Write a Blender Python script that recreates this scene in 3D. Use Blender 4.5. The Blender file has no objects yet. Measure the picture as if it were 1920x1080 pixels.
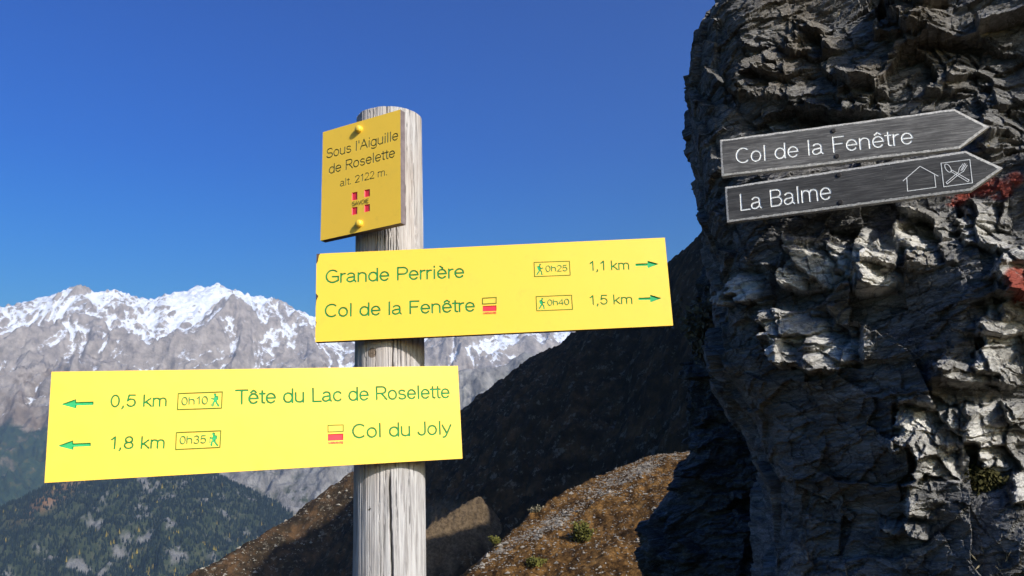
import bpy, math, random
import numpy as np
from mathutils import Matrix, Vector

S = bpy.context.scene
COL = S.collection
rad = math.radians

# ------------------------------------------------------------------ camera
FPX = 1507.0                      # focal length in pixels of a 1920 px wide frame
PITCH, ROLL = rad(13.0), rad(-2.6)
CAM = np.array([0.0, 0.0, 1.6])
cam_data = bpy.data.cameras.new('camera')
cam_data.sensor_width = 36.0
cam_data.lens = 36.0 * FPX / 1920.0
cam_data.clip_start = 0.05
cam_data.clip_end = 80000.0
cam = bpy.data.objects.new('camera', cam_data)
COL.objects.link(cam)
cam.matrix_world = Matrix.Translation(Vector(CAM)) @ Matrix.Rotation(math.pi/2 + PITCH, 4, 'X') @ Matrix.Rotation(ROLL, 4, 'Z')
S.camera = cam

# ------------------------------------------------------------------ sky, sun, exposure
SUN_EL = 29.0
SUN_AZ = 138.0                    # clockwise from +Y (the view direction)
world = bpy.data.worlds.new('World')
S.world = world
world.use_nodes = True
wt = world.node_tree
wt.nodes.clear()
wo = wt.nodes.new('ShaderNodeOutputWorld')
bg = wt.nodes.new('ShaderNodeBackground')
sky = wt.nodes.new('ShaderNodeTexSky')
sky.sky_type = 'NISHITA'
sky.sun_disc = False
sky.sun_elevation = rad(SUN_EL)
sky.sun_rotation = rad(SUN_AZ)
sky.altitude = 0.0
sky.air_density = 1.75
sky.dust_density = 2.0
sky.ozone_density = 7.0
hsv = wt.nodes.new('ShaderNodeHueSaturation')
hsv.inputs['Saturation'].default_value = 1.47
hsv.inputs['Hue'].default_value = 0.508
wt.links.new(sky.outputs[0], hsv.inputs['Color'])
gam = wt.nodes.new('ShaderNodeGamma')
gam.inputs['Gamma'].default_value = 1.6
wt.links.new(hsv.outputs[0], gam.inputs[0])
wt.links.new(gam.outputs[0], bg.inputs[0])
bg.inputs[1].default_value = 0.050
wt.links.new(bg.outputs[0], wo.inputs[0])
sun_dir = Vector((math.sin(rad(SUN_AZ))*math.cos(rad(SUN_EL)), math.cos(rad(SUN_AZ))*math.cos(rad(SUN_EL)), math.sin(rad(SUN_EL))))
sl = bpy.data.lights.new('sun', 'SUN')
sl.energy = 5.0
sl.angle = rad(0.53)
sl.color = (1.0, 0.965, 0.92)
so = bpy.data.objects.new('sun', sl)
so.rotation_euler = sun_dir.to_track_quat('Z', 'Y').to_euler()
so.location = (30, -30, 40)
COL.objects.link(so)
S.view_settings.view_transform = 'Standard'
S.view_settings.look = 'None'
S.view_settings.exposure = 0.20
S.view_settings.gamma = 1.0
S.view_settings.use_curve_mapping = False
S.cycles.volume_bounces = 0
S.cycles.max_bounces = 6

# ------------------------------------------------------------------ maths helpers
def _rot():
    a = math.pi/2 + PITCH
    Rx = np.array([[1,0,0],[0,math.cos(a),-math.sin(a)],[0,math.sin(a),math.cos(a)]])
    c, s = math.cos(ROLL), math.sin(ROLL)
    return Rx @ np.array([[c,-s,0],[s,c,0],[0,0,1]])
CM = _rot()
def ray(px, py):
    return CM @ np.array([(px-960)/FPX, (540-py)/FPX, -1.0])
def proj(P):
    q = (np.asarray(P, float) - CAM) @ CM
    return 960 + FPX*q[..., 0]/-q[..., 2], 540 - FPX*q[..., 1]/-q[..., 2]
def at_r(px, py, r):              # the point seen at (px, py) at horizontal distance r
    d = ray(px, py)
    return CAM + d*(r/math.hypot(d[0], d[1]))
def azel(px, py):
    d = ray(px, py)
    return math.atan2(d[0], d[1]), math.atan2(d[2], math.hypot(d[0], d[1]))

def _h(ix, iy, iz, seed):
    h = (ix.astype(np.int64)*374761393 + iy.astype(np.int64)*668265263 + iz.astype(np.int64)*2147483647 + seed*1274126177) & 0xFFFFFFFF
    h = ((h ^ (h >> 13))*1274126177) & 0xFFFFFFFF
    h = ((h ^ (h >> 15))*2246822519) & 0xFFFFFFFF
    return (h ^ (h >> 16)) & 0xFFFFFF
_rs = np.random.RandomState(5)
_G = _rs.normal(size=(256, 3)); _G /= np.linalg.norm(_G, axis=1)[:, None]
_G2 = np.array([(math.cos(a), math.sin(a)) for a in _rs.uniform(0, 2*math.pi, 256)])
def n3(x, y, z, seed=0):
    xi, yi, zi = np.floor(x), np.floor(y), np.floor(z)
    fx, fy, fz = x-xi, y-yi, z-zi
    ux, uy, uz = [f*f*f*(f*(f*6-15)+10) for f in (fx, fy, fz)]
    out = 0.0
    for a in (0, 1):
        for b in (0, 1):
            for c in (0, 1):
                g = _G[_h(xi+a, yi+b, zi+c, seed) & 255]
                d = g[..., 0]*(fx-a) + g[..., 1]*(fy-b) + g[..., 2]*(fz-c)
                out = out + d*(ux if a else 1-ux)*(uy if b else 1-uy)*(uz if c else 1-uz)
    return out*1.6
def n2(x, y, seed=0):
    xi, yi = np.floor(x), np.floor(y)
    fx, fy = x-xi, y-yi
    ux, uy = [f*f*f*(f*(f*6-15)+10) for f in (fx, fy)]
    out = 0.0
    z0 = np.zeros_like(xi)
    for a in (0, 1):
        for b in (0, 1):
            g = _G2[_h(xi+a, yi+b, z0, seed) & 255]
            out = out + (g[..., 0]*(fx-a) + g[..., 1]*(fy-b))*(ux if a else 1-ux)*(uy if b else 1-uy)
    return out*1.5
def fbm2(x, y, o=5, seed=0, g=0.5):
    s, a, f = 0.0, 1.0, 1.0
    for i in range(o):
        s = s + a*n2(x*f, y*f, seed+i*7); a *= g; f *= 2.03
    return s
def ridged2(x, y, o=6, seed=0, g=0.5):
    s, a, f, w = 0.0, 1.0, 1.0, 1.0
    for i in range(o):
        r = (1-np.abs(n2(x*f, y*f, seed+i*7)))**2
        s = s + a*r*w; w = np.clip(r*1.3, 0, 1); a *= g; f *= 2.07
    return s
def fbm3(x, y, z, o=4, seed=0, g=0.5):
    s, a, f = 0.0, 1.0, 1.0
    for i in range(o):
        s = s + a*n3(x*f, y*f, z*f, seed+i*7); a *= g; f *= 2.03
    return s
def sstep(a, b, x):
    t = np.clip((x-a)/(b-a), 0, 1)
    return t*t*(3-2*t)

# ------------------------------------------------------------------ object helpers
def link(name, mesh, parent=None):
    o = bpy.data.objects.new(name, mesh)
    COL.objects.link(o)
    if parent is not None: o.parent = parent
    return o
def tag(o, label=None, cat=None, group=None, kind=None):
    for k, v in (('label', label), ('category', cat), ('group', group), ('kind', kind)):
        if v: o[k] = v
    return o
def empty(name, loc=(0, 0, 0)):
    o = bpy.data.objects.new(name, None); o.location = loc; o.empty_display_size = 0.1
    COL.objects.link(o); return o
def np_mesh(name, V, faces, mats, smooth=False, attrs=None, mi=None):
    V = np.asarray(V, np.float32); faces = np.asarray(faces, np.int32)
    m = bpy.data.meshes.new(name)
    k = faces.shape[1]
    m.vertices.add(len(V)); m.vertices.foreach_set('co', V.ravel())
    m.loops.add(faces.size); m.loops.foreach_set('vertex_index', faces.ravel())
    m.polygons.add(len(faces)); m.polygons.foreach_set('loop_start', np.arange(0, faces.size, k, dtype=np.int32))
    m.polygons.foreach_set('use_smooth', np.full(len(faces), smooth))
    for mt in (mats if isinstance(mats, (list, tuple)) else [mats]): m.materials.append(mt)
    if mi is not None: m.polygons.foreach_set('material_index', np.asarray(mi, np.int32))
    m.update(calc_edges=True); m.validate()
    for an, av in (attrs or {}).items():
        a = m.attributes.new(an, 'FLOAT', 'POINT'); a.data.foreach_set('value', np.asarray(av, np.float32).ravel())
    return m
def grid_faces(nu, nv, closed_u=False):
    idx = np.arange(nu*nv).reshape(nv, nu)
    if closed_u: idx = np.concatenate([idx, idx[:, :1]], 1)
    return np.stack([idx[:-1, :-1], idx[:-1, 1:], idx[1:, 1:], idx[1:, :-1]], -1).reshape(-1, 4)

class NT:                         # small helper to write shader graphs
    def __init__(s, name):
        s.m = bpy.data.materials.new(name); s.m.use_nodes = True
        s.t = s.m.node_tree; s.b = s.t.nodes['Principled BSDF']
        s.b.inputs['Specular IOR Level'].default_value = 0.25
        s.b.inputs['Roughness'].default_value = 0.9
        s.tc = s.t.nodes.new('ShaderNodeTexCoord')
    def n(s, ty, **kw):
        o = s.t.nodes.new(ty)
        for k, v in kw.items():
            if k in o.inputs.keys(): s.set(o.inputs[k], v)
            else: setattr(o, k, v)
        return o
    def set(s, inp, v):
        if isinstance(v, bpy.types.NodeSocket): s.t.links.new(v, inp)
        else: inp.default_value = v
    def map(s, scale=(1, 1, 1), rot=(0, 0, 0), loc=(0, 0, 0)):
        return s.n('ShaderNodeMapping', Vector=s.tc.outputs['Object'], Scale=scale, Rotation=rot, Location=loc).outputs[0]
    def noise(s, vec, scale, detail=4, rough=0.55, dist=0.0):
        return s.n('ShaderNodeTexNoise', Vector=vec, Scale=scale, Detail=detail, Roughness=rough, Distortion=dist).outputs[0]
    def voro(s, vec, scale, feature='F1', out=0, rnd=1.0):
        o = s.n('ShaderNodeTexVoronoi', feature=feature, Vector=vec, Scale=scale, Randomness=rnd)
        return o.outputs[out]
    def attr(s, name):
        return s.n('ShaderNodeAttribute', attribute_name=name).outputs['Fac']
    def ramp(s, f, stops, interp='LINEAR'):
        r = s.n('ShaderNodeValToRGB', Fac=f); cr = r.color_ramp; cr.interpolation = interp
        while len(cr.elements) < len(stops): cr.elements.new(0.5)
        for e, (p, c) in zip(cr.elements, stops):
            e.position = p; e.color = (c if len(c) == 4 else tuple(c)+(1,)) if isinstance(c, (tuple, list)) else (c, c, c, 1)
        return r.outputs[0]
    def mix(s, f, a, b, mode='MIX'):
        o = s.n('ShaderNodeMix', data_type='RGBA', blend_type=mode)
        s.set(o.inputs[0], f)
        for i, v in ((6, a), (7, b)):
            if isinstance(v, tuple) and len(v) == 3: v = v+(1,)
            s.set(o.inputs[i], v)
        return o.outputs[2]
    def math(s, op, a, b=0.0, c=0.0):
        o = s.n('ShaderNodeMath', operation=op)
        s.set(o.inputs[0], a); s.set(o.inputs[1], b); s.set(o.inputs[2], c)
        return o.outputs[0]
    def bump(s, h, strength, dist, prev=None):
        o = s.n('ShaderNodeBump', Height=h, Strength=strength, Distance=dist)
        if prev is not None: s.set(o.inputs['Normal'], prev)
        return o.outputs[0]
    def done(s, color=None, rough=None, normal=None, spec=None):
        if color is not None: s.set(s.b.inputs['Base Color'], color+(1,) if isinstance(color, tuple) else color)
        if rough is not None: s.set(s.b.inputs['Roughness'], rough)
        if normal is not None: s.set(s.b.inputs['Normal'], normal)
        if spec is not None: s.set(s.b.inputs['Specular IOR Level'], spec)
        return s.m

# ------------------------------------------------------------------ materials
def m_mountain():
    t = NT('alpine_rock_and_snow')
    v = t.map()
    snow = t.attr('snow'); veg = t.attr('veg')
    f1 = t.noise(v, 0.012, 8, 0.68); f2 = t.noise(v, 0.0022, 4)
    rock = t.ramp(f1, [(0.33, (0.17, 0.142, 0.115)), (0.5, (0.35, 0.30, 0.25)), (0.66, (0.54, 0.475, 0.405))])
    rock = t.mix(t.math('MULTIPLY', f2, 0.6), rock, (0.29, 0.235, 0.19))
    grass = t.ramp(t.noise(v, 0.008, 6, 0.65), [(0.3, (0.12, 0.09, 0.06)), (0.5, (0.22, 0.165, 0.115)), (0.7, (0.32, 0.265, 0.21))])
    wood = t.ramp(t.noise(v, 0.02, 6, 0.7), [(0.35, (0.02, 0.04, 0.03)), (0.55, (0.04, 0.065, 0.035)), (0.66, (0.10, 0.085, 0.035)), (0.75, (0.20, 0.18, 0.15))])
    g = t.ramp(t.math('ADD', veg, t.math('MULTIPLY', t.math('SUBTRACT', t.noise(v, 0.01, 7, 0.7), 0.5), 1.6)), [(0.38, 0.0), (0.55, 1.0)])
    w = t.ramp(t.math('ADD', veg, t.math('MULTIPLY', t.math('SUBTRACT', t.noise(v, 0.006, 6, 0.65), 0.5), 0.9)), [(1.0-0.24, 0.0), (1.0-0.12, 1.0)])
    c = t.mix(g, rock, grass); c = t.mix(w, c, wood)
    sn = t.ramp(t.math('ADD', snow, t.math('MULTIPLY', t.math('SUBTRACT', t.noise(v, 0.02, 9, 0.78), 0.5), 2.6)), [(0.40, 0.0), (0.66, 1.0)])
    c = t.mix(sn, c, (0.80, 0.82, 0.86))
    b = t.bump(t.noise(v, 0.01, 9, 0.7), 0.9, 45.0)
    return t.done(c, 0.9, b, 0.1)
def m_cliffy():
    t = NT('grey_limestone_slope')
    v = t.map(); vs = t.map((1, 1, 0.35))
    c = t.ramp(t.noise(vs, 0.02, 8, 0.7), [(0.3, (0.11, 0.10, 0.09)), (0.48, (0.22, 0.205, 0.185)), (0.66, (0.36, 0.34, 0.31))])
    g = t.ramp(t.noise(v, 0.012, 7, 0.7), [(0.5, 0.0), (0.6, 1.0)])
    c = t.mix(t.math('MULTIPLY', g, t.math('ADD', t.attr('veg'), 0.25)), c, (0.05, 0.06, 0.03))
    b = t.bump(t.noise(vs, 0.03, 8, 0.7), 1.0, 20.0)
    return t.done(c, 0.95, b, 0.1)
def m_forest_floor():
    t = NT('forest_floor_with_crags')
    v = t.map()
    c = t.ramp(t.noise(v, 0.03, 7, 0.7), [(0.35, (0.02, 0.03, 0.016)), (0.55, (0.045, 0.055, 0.03)), (0.7, (0.09, 0.085, 0.05))])
    c = t.mix(t.attr('crag'), c, t.ramp(t.noise(v, 0.06, 8, 0.7), [(0.35, (0.14, 0.13, 0.12)), (0.65, (0.20, 0.195, 0.18))]))
    c = t.mix(t.attr('autumn'), c, (0.20, 0.11, 0.055))
    return t.done(c, 0.95, t.bump(t.noise(v, 0.05, 8, 0.7), 1.0, 8.0), 0.1)
def m_ridge():
    t = NT('dark_heath_and_scree')
    v = t.map()
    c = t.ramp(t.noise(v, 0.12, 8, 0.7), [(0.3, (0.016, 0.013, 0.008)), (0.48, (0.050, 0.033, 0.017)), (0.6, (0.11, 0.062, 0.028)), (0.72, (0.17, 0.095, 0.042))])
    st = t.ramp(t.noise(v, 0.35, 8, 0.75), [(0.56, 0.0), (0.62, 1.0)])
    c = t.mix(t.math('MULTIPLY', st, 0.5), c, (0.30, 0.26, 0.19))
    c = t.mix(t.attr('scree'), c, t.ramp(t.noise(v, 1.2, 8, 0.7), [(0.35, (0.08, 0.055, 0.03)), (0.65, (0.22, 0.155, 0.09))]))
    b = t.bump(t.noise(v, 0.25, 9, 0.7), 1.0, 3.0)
    return t.done(c, 0.97, b, 0.05)
def m_spur():
    t = NT('autumn_grass_and_stones')
    v = t.map(); vs = t.map((1, 0.35, 1), (0, 0, rad(-28)))
    c = t.ramp(t.noise(vs, 1.3, 8, 0.72), [(0.3, (0.04, 0.024, 0.011)), (0.45, (0.17, 0.085, 0.026)), (0.6, (0.36, 0.185, 0.055)), (0.75, (0.46, 0.28, 0.11))])
    d = t.ramp(t.noise(v, 4.5, 6, 0.7), [(0.4, 0.35), (0.6, 1.0)])
    c = t.mix(0.8, c, d, 'MULTIPLY')
    c = t.mix(1.0, c, t.ramp(t.noise(t.map((1, 0.12, 1), (0, 0, rad(-28))), 2.6, 6, 0.7), [(0.38, 0.3), (0.6, 1.0)]), 'MULTIPLY')
    sc = t.ramp(t.voro(v, 3.2), [(0.15, (0.30, 0.265, 0.21)), (0.5, (0.17, 0.14, 0.11)), (0.75, (0.05, 0.042, 0.035))])
    mask = t.ramp(t.math('ADD', t.attr('scree'), t.math('MULTIPLY', t.math('SUBTRACT', t.noise(vs, 2.2, 6, 0.7), 0.5), 1.3)), [(0.42, 0.0), (0.6, 1.0)])
    c = t.mix(mask, c, sc)
    b = t.bump(t.noise(v, 5, 8, 0.75), 1.0, 0.22)
    return t.done(c, 0.97, b, 0.08)
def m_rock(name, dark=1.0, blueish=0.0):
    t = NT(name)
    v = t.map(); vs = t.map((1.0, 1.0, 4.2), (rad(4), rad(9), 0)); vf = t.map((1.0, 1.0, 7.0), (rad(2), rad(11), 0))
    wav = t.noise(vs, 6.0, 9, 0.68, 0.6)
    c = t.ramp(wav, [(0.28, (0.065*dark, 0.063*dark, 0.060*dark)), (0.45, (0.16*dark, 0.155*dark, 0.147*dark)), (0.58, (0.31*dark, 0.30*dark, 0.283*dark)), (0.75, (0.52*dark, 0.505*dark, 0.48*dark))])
    br = t.ramp(t.noise(v, 2.3, 6, 0.65), [(0.48, 0.0), (0.68, 0.6)])
    c = t.mix(br, c, t.mix(wav, (0.10, 0.088, 0.068), (0.28, 0.25, 0.20)))
    fi = t.ramp(t.noise(vf, 26.0, 7, 0.7, 1.2), [(0.35, 0.42), (0.6, 1.0)])
    c = t.mix(0.75, c, fi, 'MULTIPLY')
    ve = t.ramp(t.noise(vs, 3.4, 5, 0.6, 2.2), [(0.488, 0.0), (0.5, 0.55), (0.512, 0.0)])
    c = t.mix(ve, c, (0.42, 0.41, 0.39))
    c = t.mix(t.math('MULTIPLY', t.attr('sun_tint'), t.ramp(t.noise(v, 9, 7, 0.7), [(0.38, 0.0), (0.54, 1.0)])), c, (0.80, 0.77, 0.70))  # bright sunlight painted into the rock colour as pale patches
    c = t.mix(t.math('MULTIPLY', t.attr('red'), t.ramp(t.noise(v, 16, 6, 0.65), [(0.38, 0.0), (0.47, 0.95)])), c, (0.33, 0.055, 0.03))
    li = t.ramp(t.noise(v, 42, 4, 0.6), [(0.66, 0.0), (0.70, 0.7)])
    c = t.mix(t.math('MULTIPLY', li, t.ramp(t.noise(v, 1.7, 3), [(0.5, 0.0), (0.62, 1.0)])), c, (0.32, 0.24, 0.08))
    wv = t.n('ShaderNodeVectorMath', operation='ADD')
    t.set(wv.inputs[0], t.map((1.0, 1.0, 2.3), (rad(4), rad(9), 0)))
    nv = t.n('ShaderNodeTexNoise', Vector=v, Scale=9.0, Detail=6, Roughness=0.6)
    sc_ = t.n('ShaderNodeVectorMath', operation='SCALE'); t.set(sc_.inputs[0], nv.outputs[1]); sc_.inputs['Scale'].default_value = 0.14
    t.set(wv.inputs[1], sc_.outputs[0])
    e1 = t.voro(wv.outputs[0], 5.5, 'DISTANCE_TO_EDGE'); e2 = t.voro(wv.outputs[0], 17.0, 'DISTANCE_TO_EDGE')
    k1 = t.ramp(e1, [(0.0, 0.0), (0.035, 1.0)]); k2 = t.ramp(e2, [(0.0, 0.35), (0.05, 1.0)])
    ck = t.math('MULTIPLY', k1, k2)
    c = t.mix(0.55, c, ck, 'MULTIPLY')
    c = t.mix(t.ramp(t.noise(t.map((1, 1, 0.4)), 3.1, 5, 0.6), [(0.52, 0.0), (0.7, 0.45)]), c, (0.24, 0.19, 0.13))
    b = t.bump(t.noise(vs, 9, 9, 0.75, 0.4), 0.9, 0.030)
    b = t.bump(ck, 0.7, 0.008, b)
    b = t.bump(t.noise(vf, 38, 7, 0.72, 0.8), 0.75, 0.008, b)
    return t.done(c, t.ramp(wav, [(0.3, 0.62), (0.7, 0.85)]), b, 0.3)
def m_post():
    t = NT('weathered_grey_timber')
    v = t.map(); g = t.map((1, 1, 0.055)); g2 = t.map((1, 1, 0.025))
    a = t.noise(g, 190, 8, 0.7, 0.6); b_ = t.noise(g2, 95, 6, 0.6, 0.5); big = t.noise(t.map((1, 1, 0.3)), 9, 4)
    c = t.ramp(a, [(0.30, (0.10, 0.092, 0.086)), (0.43, (0.275, 0.26, 0.25)), (0.55, (0.39, 0.375, 0.362)), (0.72, (0.50, 0.485, 0.475))])
    c = t.mix(t.ramp(big, [(0.45, 0.0), (0.7, 0.45)]), c, (0.50, 0.40, 0.32))
    c = t.mix(t.ramp(b_, [(0.30, 0.8), (0.37, 0.0)]), c, (0.05, 0.04, 0.034))
    c = t.mix(t.ramp(t.attr('crack'), [(0.25, 0.0), (0.8, 1.0)]), c, (0.02, 0.016, 0.012))
    k = t.attr('knot')
    rings = t.math('SINE', t.math('MULTIPLY', k, 26.0))
    kc = t.ramp(rings, [(0.0, (0.10, 0.075, 0.055)), (1.0, (0.26, 0.20, 0.15))])
    c = t.mix(t.ramp(k, [(0.08, 0.0), (0.22, 1.0)]), c, kc)
    nb = t.bump(a, 0.55, 0.0016); nb = t.bump(b_, 0.6, 0.0022, nb)
    return t.done(c, 0.85, nb, 0.2)
def m_paint(name, col, rough=0.38, spec=0.45, wear=None):
    t = NT(name)
    v = t.map()
    n = t.noise(v, 14, 5, 0.6)
    c = t.mix(t.ramp(n, [(0.35, 0.0), (0.7, 0.10)]), col, tuple(x*0.8 for x in col))
    c = t.mix(t.ramp(t.noise(t.map((1, 1, 0.2)), 30, 7, 0.75), [(0.56, 0.0), (0.75, 0.22)]), c, (0.42, 0.27, 0.05))
    if wear:
        c = t.mix(t.ramp(t.noise(t.map((1, 1, 0.25)), 22, 6, 0.7), [(0.55, 0.0), (0.8, 0.16)]), c, (0.45, 0.33, 0.08))
        sp = t.ramp(t.noise(v, 210, 3, 0.6), [(0.755, 0.0), (0.775, 1.0)])
        c = t.mix(sp, c, wear)
    return t.done(c, t.ramp(t.noise(v, 30, 4), [(0.3, rough), (0.7, rough+0.12)]), t.bump(t.noise(v, 55, 4), 0.06, 0.002), spec)
def m_stained(name, k):
    t = NT(name)
    g = t.map((0.05, 1, 1)); v = t.map()
    a = t.noise(g, 260, 8, 0.68, 0.3); b_ = t.noise(t.map((0.12, 1, 1)), 60, 6, 0.65, 0.5)
    c = t.ramp(a, [(0.30, (0.03*k, 0.028*k, 0.026*k)), (0.5, (0.075*k, 0.071*k, 0.066*k)), (0.70, (0.21*k, 0.20*k, 0.185*k))])
    c = t.mix(t.ramp(b_, [(0.5, 0.0), (0.72, 0.55)]), c, (0.25*k, 0.24*k, 0.225*k))
    c = t.mix(t.ramp(t.noise(v, 7, 5, 0.65), [(0.42, 0.0), (0.66, 0.55)]), c, (0.03, 0.028, 0.026))
    c = t.mix(t.ramp(t.noise(v, 160, 3), [(0.72, 0.0), (0.75, 0.7)]), c, (0.42, 0.41, 0.38))
    return t.done(c, 0.6, t.bump(a, 0.6, 0.0012), 0.35)
def m_plain(name, col, rough=0.8, spec=0.25, var=0.3, scale=60, metallic=0.0):
    t = NT(name)
    n = t.noise(t.map(), scale, 5, 0.65)
    c = t.mix(t.ramp(n, [(0.3, 0.0), (0.7, 1.0)]), tuple(x*(1-var) for x in col), tuple(min(1, x*(1+var)) for x in col))
    t.b.inputs['Metallic'].default_value = metallic
    return t.done(c, rough, t.bump(n, 0.25, 0.002), spec)

M = dict(
    mount=m_mountain(), cliffy=m_cliffy(), floor=m_forest_floor(), ridge=m_ridge(), spur=m_spur(),
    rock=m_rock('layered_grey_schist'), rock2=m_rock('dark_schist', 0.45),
    post=m_post(), yellow=m_paint('yellow_sign_laminate', (0.84, 0.535, 0.05), wear=(0.35, 0.2, 0.02)),
    core=m_plain('brown_laminate_core', (0.07, 0.045, 0.03)), edge=m_plain('greyed_laminate_edge', (0.16, 0.13, 0.13), 0.6),
    green=m_plain('dark_green_engraving_paint', (0.012, 0.22, 0.05), 0.55, 0.3, 0.2), olive=m_plain('olive_line_paint', (0.05, 0.16, 0.01), 0.6), teal=m_plain('bright_green_engraving_paint', (0.02, 0.34, 0.11), 0.5, 0.3, 0.1),
    dkgreen=m_plain('blackish_green_engraving_paint', (0.05, 0.07, 0.02), 0.6), red=m_plain('red_sign_paint', (0.70, 0.035, 0.055), 0.5, 0.3, 0.1),
    bolt=m_paint('yellow_bolt_cap', (0.82, 0.53, 0.05), 0.35), stain=m_stained('grey_stained_board', 1.15), stain2=m_stained('dark_stained_board', 0.62),
    bare=m_plain('bare_bleached_wood', (0.40, 0.385, 0.355), 0.85, 0.2, 0.45, 150), white=m_plain('worn_white_engraving_paint', (0.74, 0.74, 0.71), 0.7, 0.2, 0.25, 200),
    steel=m_plain('rusty_screw_steel', (0.04, 0.034, 0.03), 0.55, 0.4, 0.4, 300, 0.6),
    needles=m_plain('conifer_needles', (0.013, 0.021, 0.018), 0.9, 0.1, 0.45, 0.05), larch=m_plain('autumn_larch', (0.20, 0.15, 0.03), 0.9, 0.1, 0.4, 0.05),
    leaf=m_plain('olive_bush_leaves', (0.10, 0.095, 0.018), 0.8, 0.2, 0.45, 1.5), dryleaf=m_plain('dry_grass_stems', (0.17, 0.145, 0.09), 0.85, 0.2, 0.45, 30),
    twig=m_plain('dry_twig_bark', (0.09, 0.07, 0.05)), stone=m_plain('pale_scree_stone', (0.20, 0.175, 0.14), 0.9, 0.2, 0.45, 2.0),
    boulder=m_plain('pale_ridge_boulder', (0.30, 0.265, 0.20), 0.9, 0.2, 0.4, 0.8),
    moss=m_plain('olive_moss', (0.055, 0.05, 0.018), 0.95, 0.1, 0.5, 80), valley=m_plain('valley_floor_meadow', (0.05, 0.07, 0.035), 0.95, 0.1, 0.4, 0.005),
)

# ------------------------------------------------------------------ terrain
def gauss(px, py, L):
    m = 0.0
    for cx, cy, sx, sy, a in L:
        m = m + a*np.exp(-((px-cx)/sx)**2-((py-cy)/sy)**2)
    return m
def terrain(name, az0, az1, naz, r0, r1, nr, ridges, noise, floor, mat, attrs=None, rpow=1.0):
    """A mountain as a height field: the highest of several ridge lines falling away at their own
    slope, roughened by noise. ridges: list of (points [(px,py,r)...], front/back slope, round)."""
    az = np.linspace(rad(az0), rad(az1), naz); rr = r0 + (r1-r0)*np.linspace(0, 1, nr)**rpow
    A, R_ = np.meshgrid(az, rr)
    X, Y = np.sin(A)*R_, np.cos(A)*R_
    Z = np.full(X.shape, -1e9); D = np.full(X.shape, 1e9)
    for pts, slope, rnd in ridges:
        P = np.array([at_r(*p) for p in pts])
        for a, b in zip(P[:-1], P[1:]):
            d = b[:2]-a[:2]; L2 = d @ d
            t = np.clip(((X-a[0])*d[0]+(Y-a[1])*d[1])/L2, 0, 1)
            dist = np.hypot(X-a[0]-t*d[0], Y-a[1]-t*d[1])
            zz = a[2]+(b[2]-a[2])*t
            h = zz - slope*(np.sqrt(dist**2+rnd**2)-rnd)
            Z = np.maximum(Z, h); D = np.minimum(D, dist)
    Z = Z + noise(X, Y, Z, D)
    Z = np.maximum(Z, floor + 0.02*Z)
    V = np.stack([X, Y, Z], -1).reshape(-1, 3)
    F = grid_faces(naz, nr)
    at = attrs(X, Y, Z, D) if attrs else None
    o = link(name, np_mesh(name, V, F, mat, True, at))
    return o, X, Y, Z

# snowy range
SKY_A = [(-1400,640),(-900,590),(-500,600),(-200,575),(-60,572),(0,566),(50,560),(75,553),(110,545),(150,528),(165,541),(178,543),(212,541),(245,550),(275,555),(310,549),(340,540),(365,532),(385,536),(405,530),(420,529),(450,542),(510,556),(520,568),(550,581),(590,589),(640,596),(700,590),(760,584),(850,590),(930,596),(1010,606),(1100,615),(1250,640),(1500,650)]
def rA(px): return 8000 + 250*math.sin(px/170.0) + 120*math.sin(px/47.0)
rid = [([(x, y+0.5, rA(x)) for x, y in SKY_A], 0.66, 18.0)]
spurs = [[(437,556,7550),(405,590,7200),(340,640,6800),(270,700,6300),(200,780,5600)],
         [(437,556,7550),(500,592,7200),(560,640,6850),(610,690,6500),(640,740,6000)],
         [(150,528,8000),(172,590,7550),(240,640,7000),(300,680,6600),(330,740,6000)],
         [(60,556,8000),(100,610,7500),(60,680,6800),(-20,740,6100),(-60,820,5400)],
         [(310,549,8000),(300,600,7500),(230,650,7000)],
         [(245,550,8100),(215,600,7600)], [(520,568,7900),(570,610,7500),(640,660,7000),(700,700,6600)],
         [(760,584,7900),(800,630,7400),(830,680,7000),(880,720,6700)], [(930,596,7900),(900,640,7400),(940,690,6900)],
         [(930,596,7900),(1000,640,7400),(1060,690,7000)]]
rid += [(s, 0.62, 12.0) for s in spurs]
def nzA(X, Y, Z, D):
    amp = sstep(0, 1100, 8000-np.hypot(X, Y))
    wx = X + 260*fbm2(X/900, Y/900, 3, 11); wy = Y + 260*fbm2(X/900, Y/900, 3, 31)
    r1 = ridged2(wx/620, wy/900, 7, 3, 0.52)
    r2 = ridged2(wx/150, wy/260, 5, 57, 0.55)
    r3 = ridged2(wx/1500, wy/1900, 3, 203, 0.5)
    return (0.08+0.92*amp)*(170*(r1-1.35)+290*(r3-1.2)) + 44*(r2-1.3)*(0.75+0.25*amp) + 14*fbm2(X/60, Y/60, 3, 77) - 8
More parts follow.
